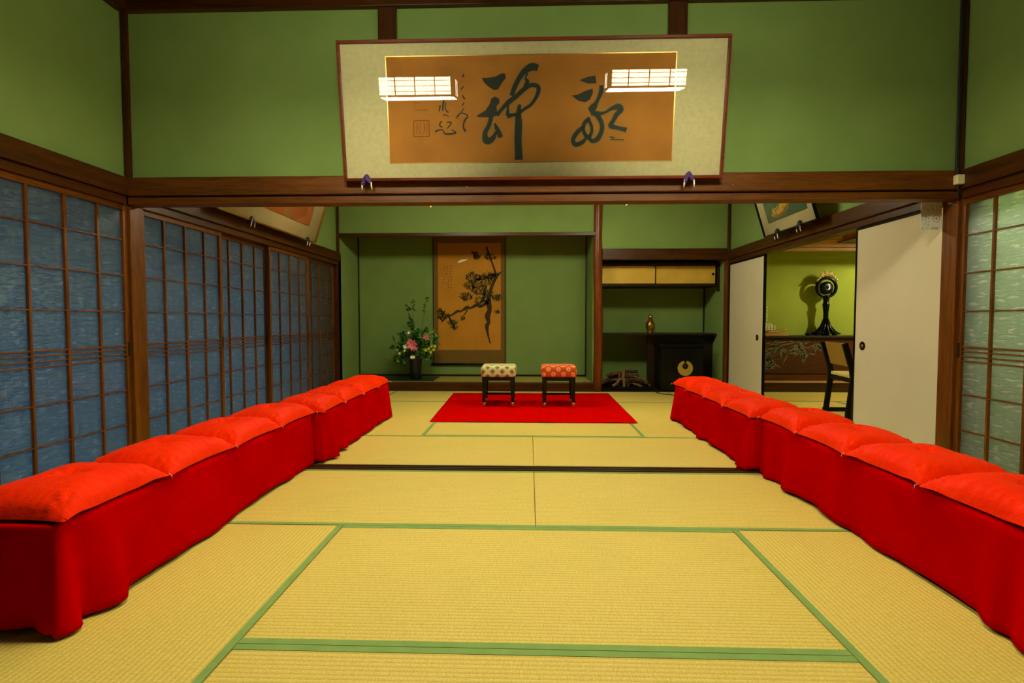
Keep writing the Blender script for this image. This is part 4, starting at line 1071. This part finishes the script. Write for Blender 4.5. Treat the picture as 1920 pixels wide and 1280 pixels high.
# treasure ship
sx0 = 3.37
e = T(empty('model_ship', (sx0+.12, 7.62, zt)), 'white beaded model treasure ship at the left end of the sideboard', 'model ship')
MB().box(sx0-.12, sx0+.28, 7.54, 7.70, zt, zt+.03).build('stand_board', M['pale_x'], e, bevel=.003)
m = MB(); m.tube([(sx0-.12,7.62,zt+.055),(sx0+.05,7.62,zt+.05),(sx0+.18,7.62,zt+.055),(sx0+.26,7.62,zt+.085),(sx0+.285,7.62,zt+.105)], [.02,.024,.018,.010,.006], 10); m.build('hull', M['brass'], e, smooth=True)
m = MB()
for i in range(9):
    for j in range(3): m.ball((sx0-.07+.022*i, 7.60+.01*(i%2), zt+.088+.024*j), .012, 5)
for i in range(5): m.ball((sx0-.04+.025*i, 7.61, zt+.16+.008*(i%2)), .013, 5)
m.build('bead_cargo', M['whitep'], e, smooth=True)
m = MB(); m.tube([(sx0,7.62,zt+.05),(sx0,7.62,zt+.42)], .003, 6)
for i in range(5): m.ball((sx0, 7.615, zt+.22+.045*i), .012, 5)
m.build('mast', M['whitep'], e, smooth=True)
T(MB().lathe([(0,0),(.02,0),(.03,.02),(.026,.035),(.0,.04)], (3.95,7.6,zt), 16).build('incense_burner', M['lacquer_matt'], smooth=True), 'tiny dark lidded pot on the sideboard left of the mirror stand', 'pot')
# chair
e = T(empty('chair', (3.3, 5.4, .0)), 'black framed chair with tan back panel in the next room', 'chair')
def rearleg(y, off):
    p = [(3.10+off,y,.02),(3.145+off,y,.40),(3.13+off,y,.50),(3.055+off,y,.745)]
    l = MB()
    for a, b in zip(p[:-1], p[1:]): l.bar(a, b, .028, .05, (1,0,0))
    return l.build('rear_leg', M['lacquer_matt'], e, bevel=.002)
rearleg(5.63, .02); rearleg(5.115, -.06)
for y in (5.63, 5.115):
    o_ = 0 if y > 5.5 else -.06
    MB().bar((3.53+o_,y,.02),(3.50+o_,y,.40),.028,.045,(1,0,0)).build('front_leg', M['lacquer_matt'], e, bevel=.002)
    MB().bar((3.09+o_,y,.025),(3.55+o_,y,.025),.03,.04).build('sled_rail', M['lacquer_matt'], e, bevel=.002)
    MB().bar((3.14+o_,y,.375),(3.52+o_,y,.375),.028,.045).build('side_rail', M['lacquer_matt'], e, bevel=.002)
MB().bar((3.16,5.60,.375),(3.10,5.14,.375),.045,.028).build('rear_rail', M['lacquer_matt'], e, bevel=.002)
m = MB(); tz = [(3.128,.50),(3.055,.745)]
m.add([(3.148,5.612,.515),(3.078,5.132,.515),(3.008,5.132,.745),(3.082,5.612,.745),(3.160,5.612,.52),(3.090,5.132,.52),(3.020,5.132,.745),(3.094,5.612,.745)], [(0,1,2,3),(7,6,5,4),(1,0,4,5),(2,1,5,6),(3,2,6,7),(0,3,7,4)])
m.build('back_panel', noisy('tan_cane', srgb(150,120,40), srgb(164,134,52), 60, .7, .2, 200), e)
MB().add([(3.15,5.61,.40),(3.10,5.13,.40),(3.49,5.13,.40),(3.54,5.61,.40),(3.15,5.61,.435),(3.10,5.13,.435),(3.49,5.13,.435),(3.54,5.61,.435)], [(3,2,1,0),(4,5,6,7),(0,1,5,4),(1,2,6,5),(2,3,7,6),(3,0,4,7)]).build('seat', noisy('pale_seat', srgb(206,196,110), srgb(216,206,124), 20, .7, .1, 200), e, bevel=.008)
# mats of the next room
x = XR+.121
for (a, b, y0, y1, ax, lab) in ((x, 4.5, 6.31, YA, 'x', 'tatami mat of the next room against its alcove step'), (x, 3.62, 4.49, 6.31, 'y', 'tatami mat under the chair in the next room'),
                                (3.62, 4.53, 4.49, 6.31, 'y', 'tatami mat right of the chair in the next room'), (4.5, 6.12, 6.31, YA, 'x', 'tatami mat of the next room in its far right corner')):
    mat_tatami(a, b, y0, y1, lab, ax, group='tatami mats')
ST(box('floor_beyond_near', M['tat_x'], x, 6.12, 3.28, 4.49, -.05, 0)); ST(box('floor_beyond_right', M['tat_y'], 4.53, 6.12, 4.49, 6.31, -.05, 0))
# lamp of the next room
e = T(empty('pendant_lamp', (5.35, 6.45, 1.94)), 'bare bulb pendant lighting the next room, out of sight from the big room', 'lamp')
MB().ball((5.35,6.45,2.0), .05, 12).build('bulb', M['bulb'], e, smooth=True)
MB().tube([(5.35,6.45,2.055),(5.35,6.45,2.60)], .006, 8).build('cord', M['cable'], e)
# unseen light added behind the right wall to brighten its glass
e = T(empty('added_passage_light', (3.15, 2.4, 2.40)), 'added unseen light in the passage, brightening the right glazed doors from behind', 'lamp')
MB().lathe([(.0,.0),(.09,.01),(.12,.04),(.12,.07)], (3.15,2.4,2.425), 24).build('globe', emis('added_passage_glow', (1,.98,.62,1), 620.0), e, smooth=True)
MB().lathe([(.10,.07),(.10,.075),(.0,.075)], (3.15,2.4,2.425), 24).build('ceiling_plate', M['white'], e)
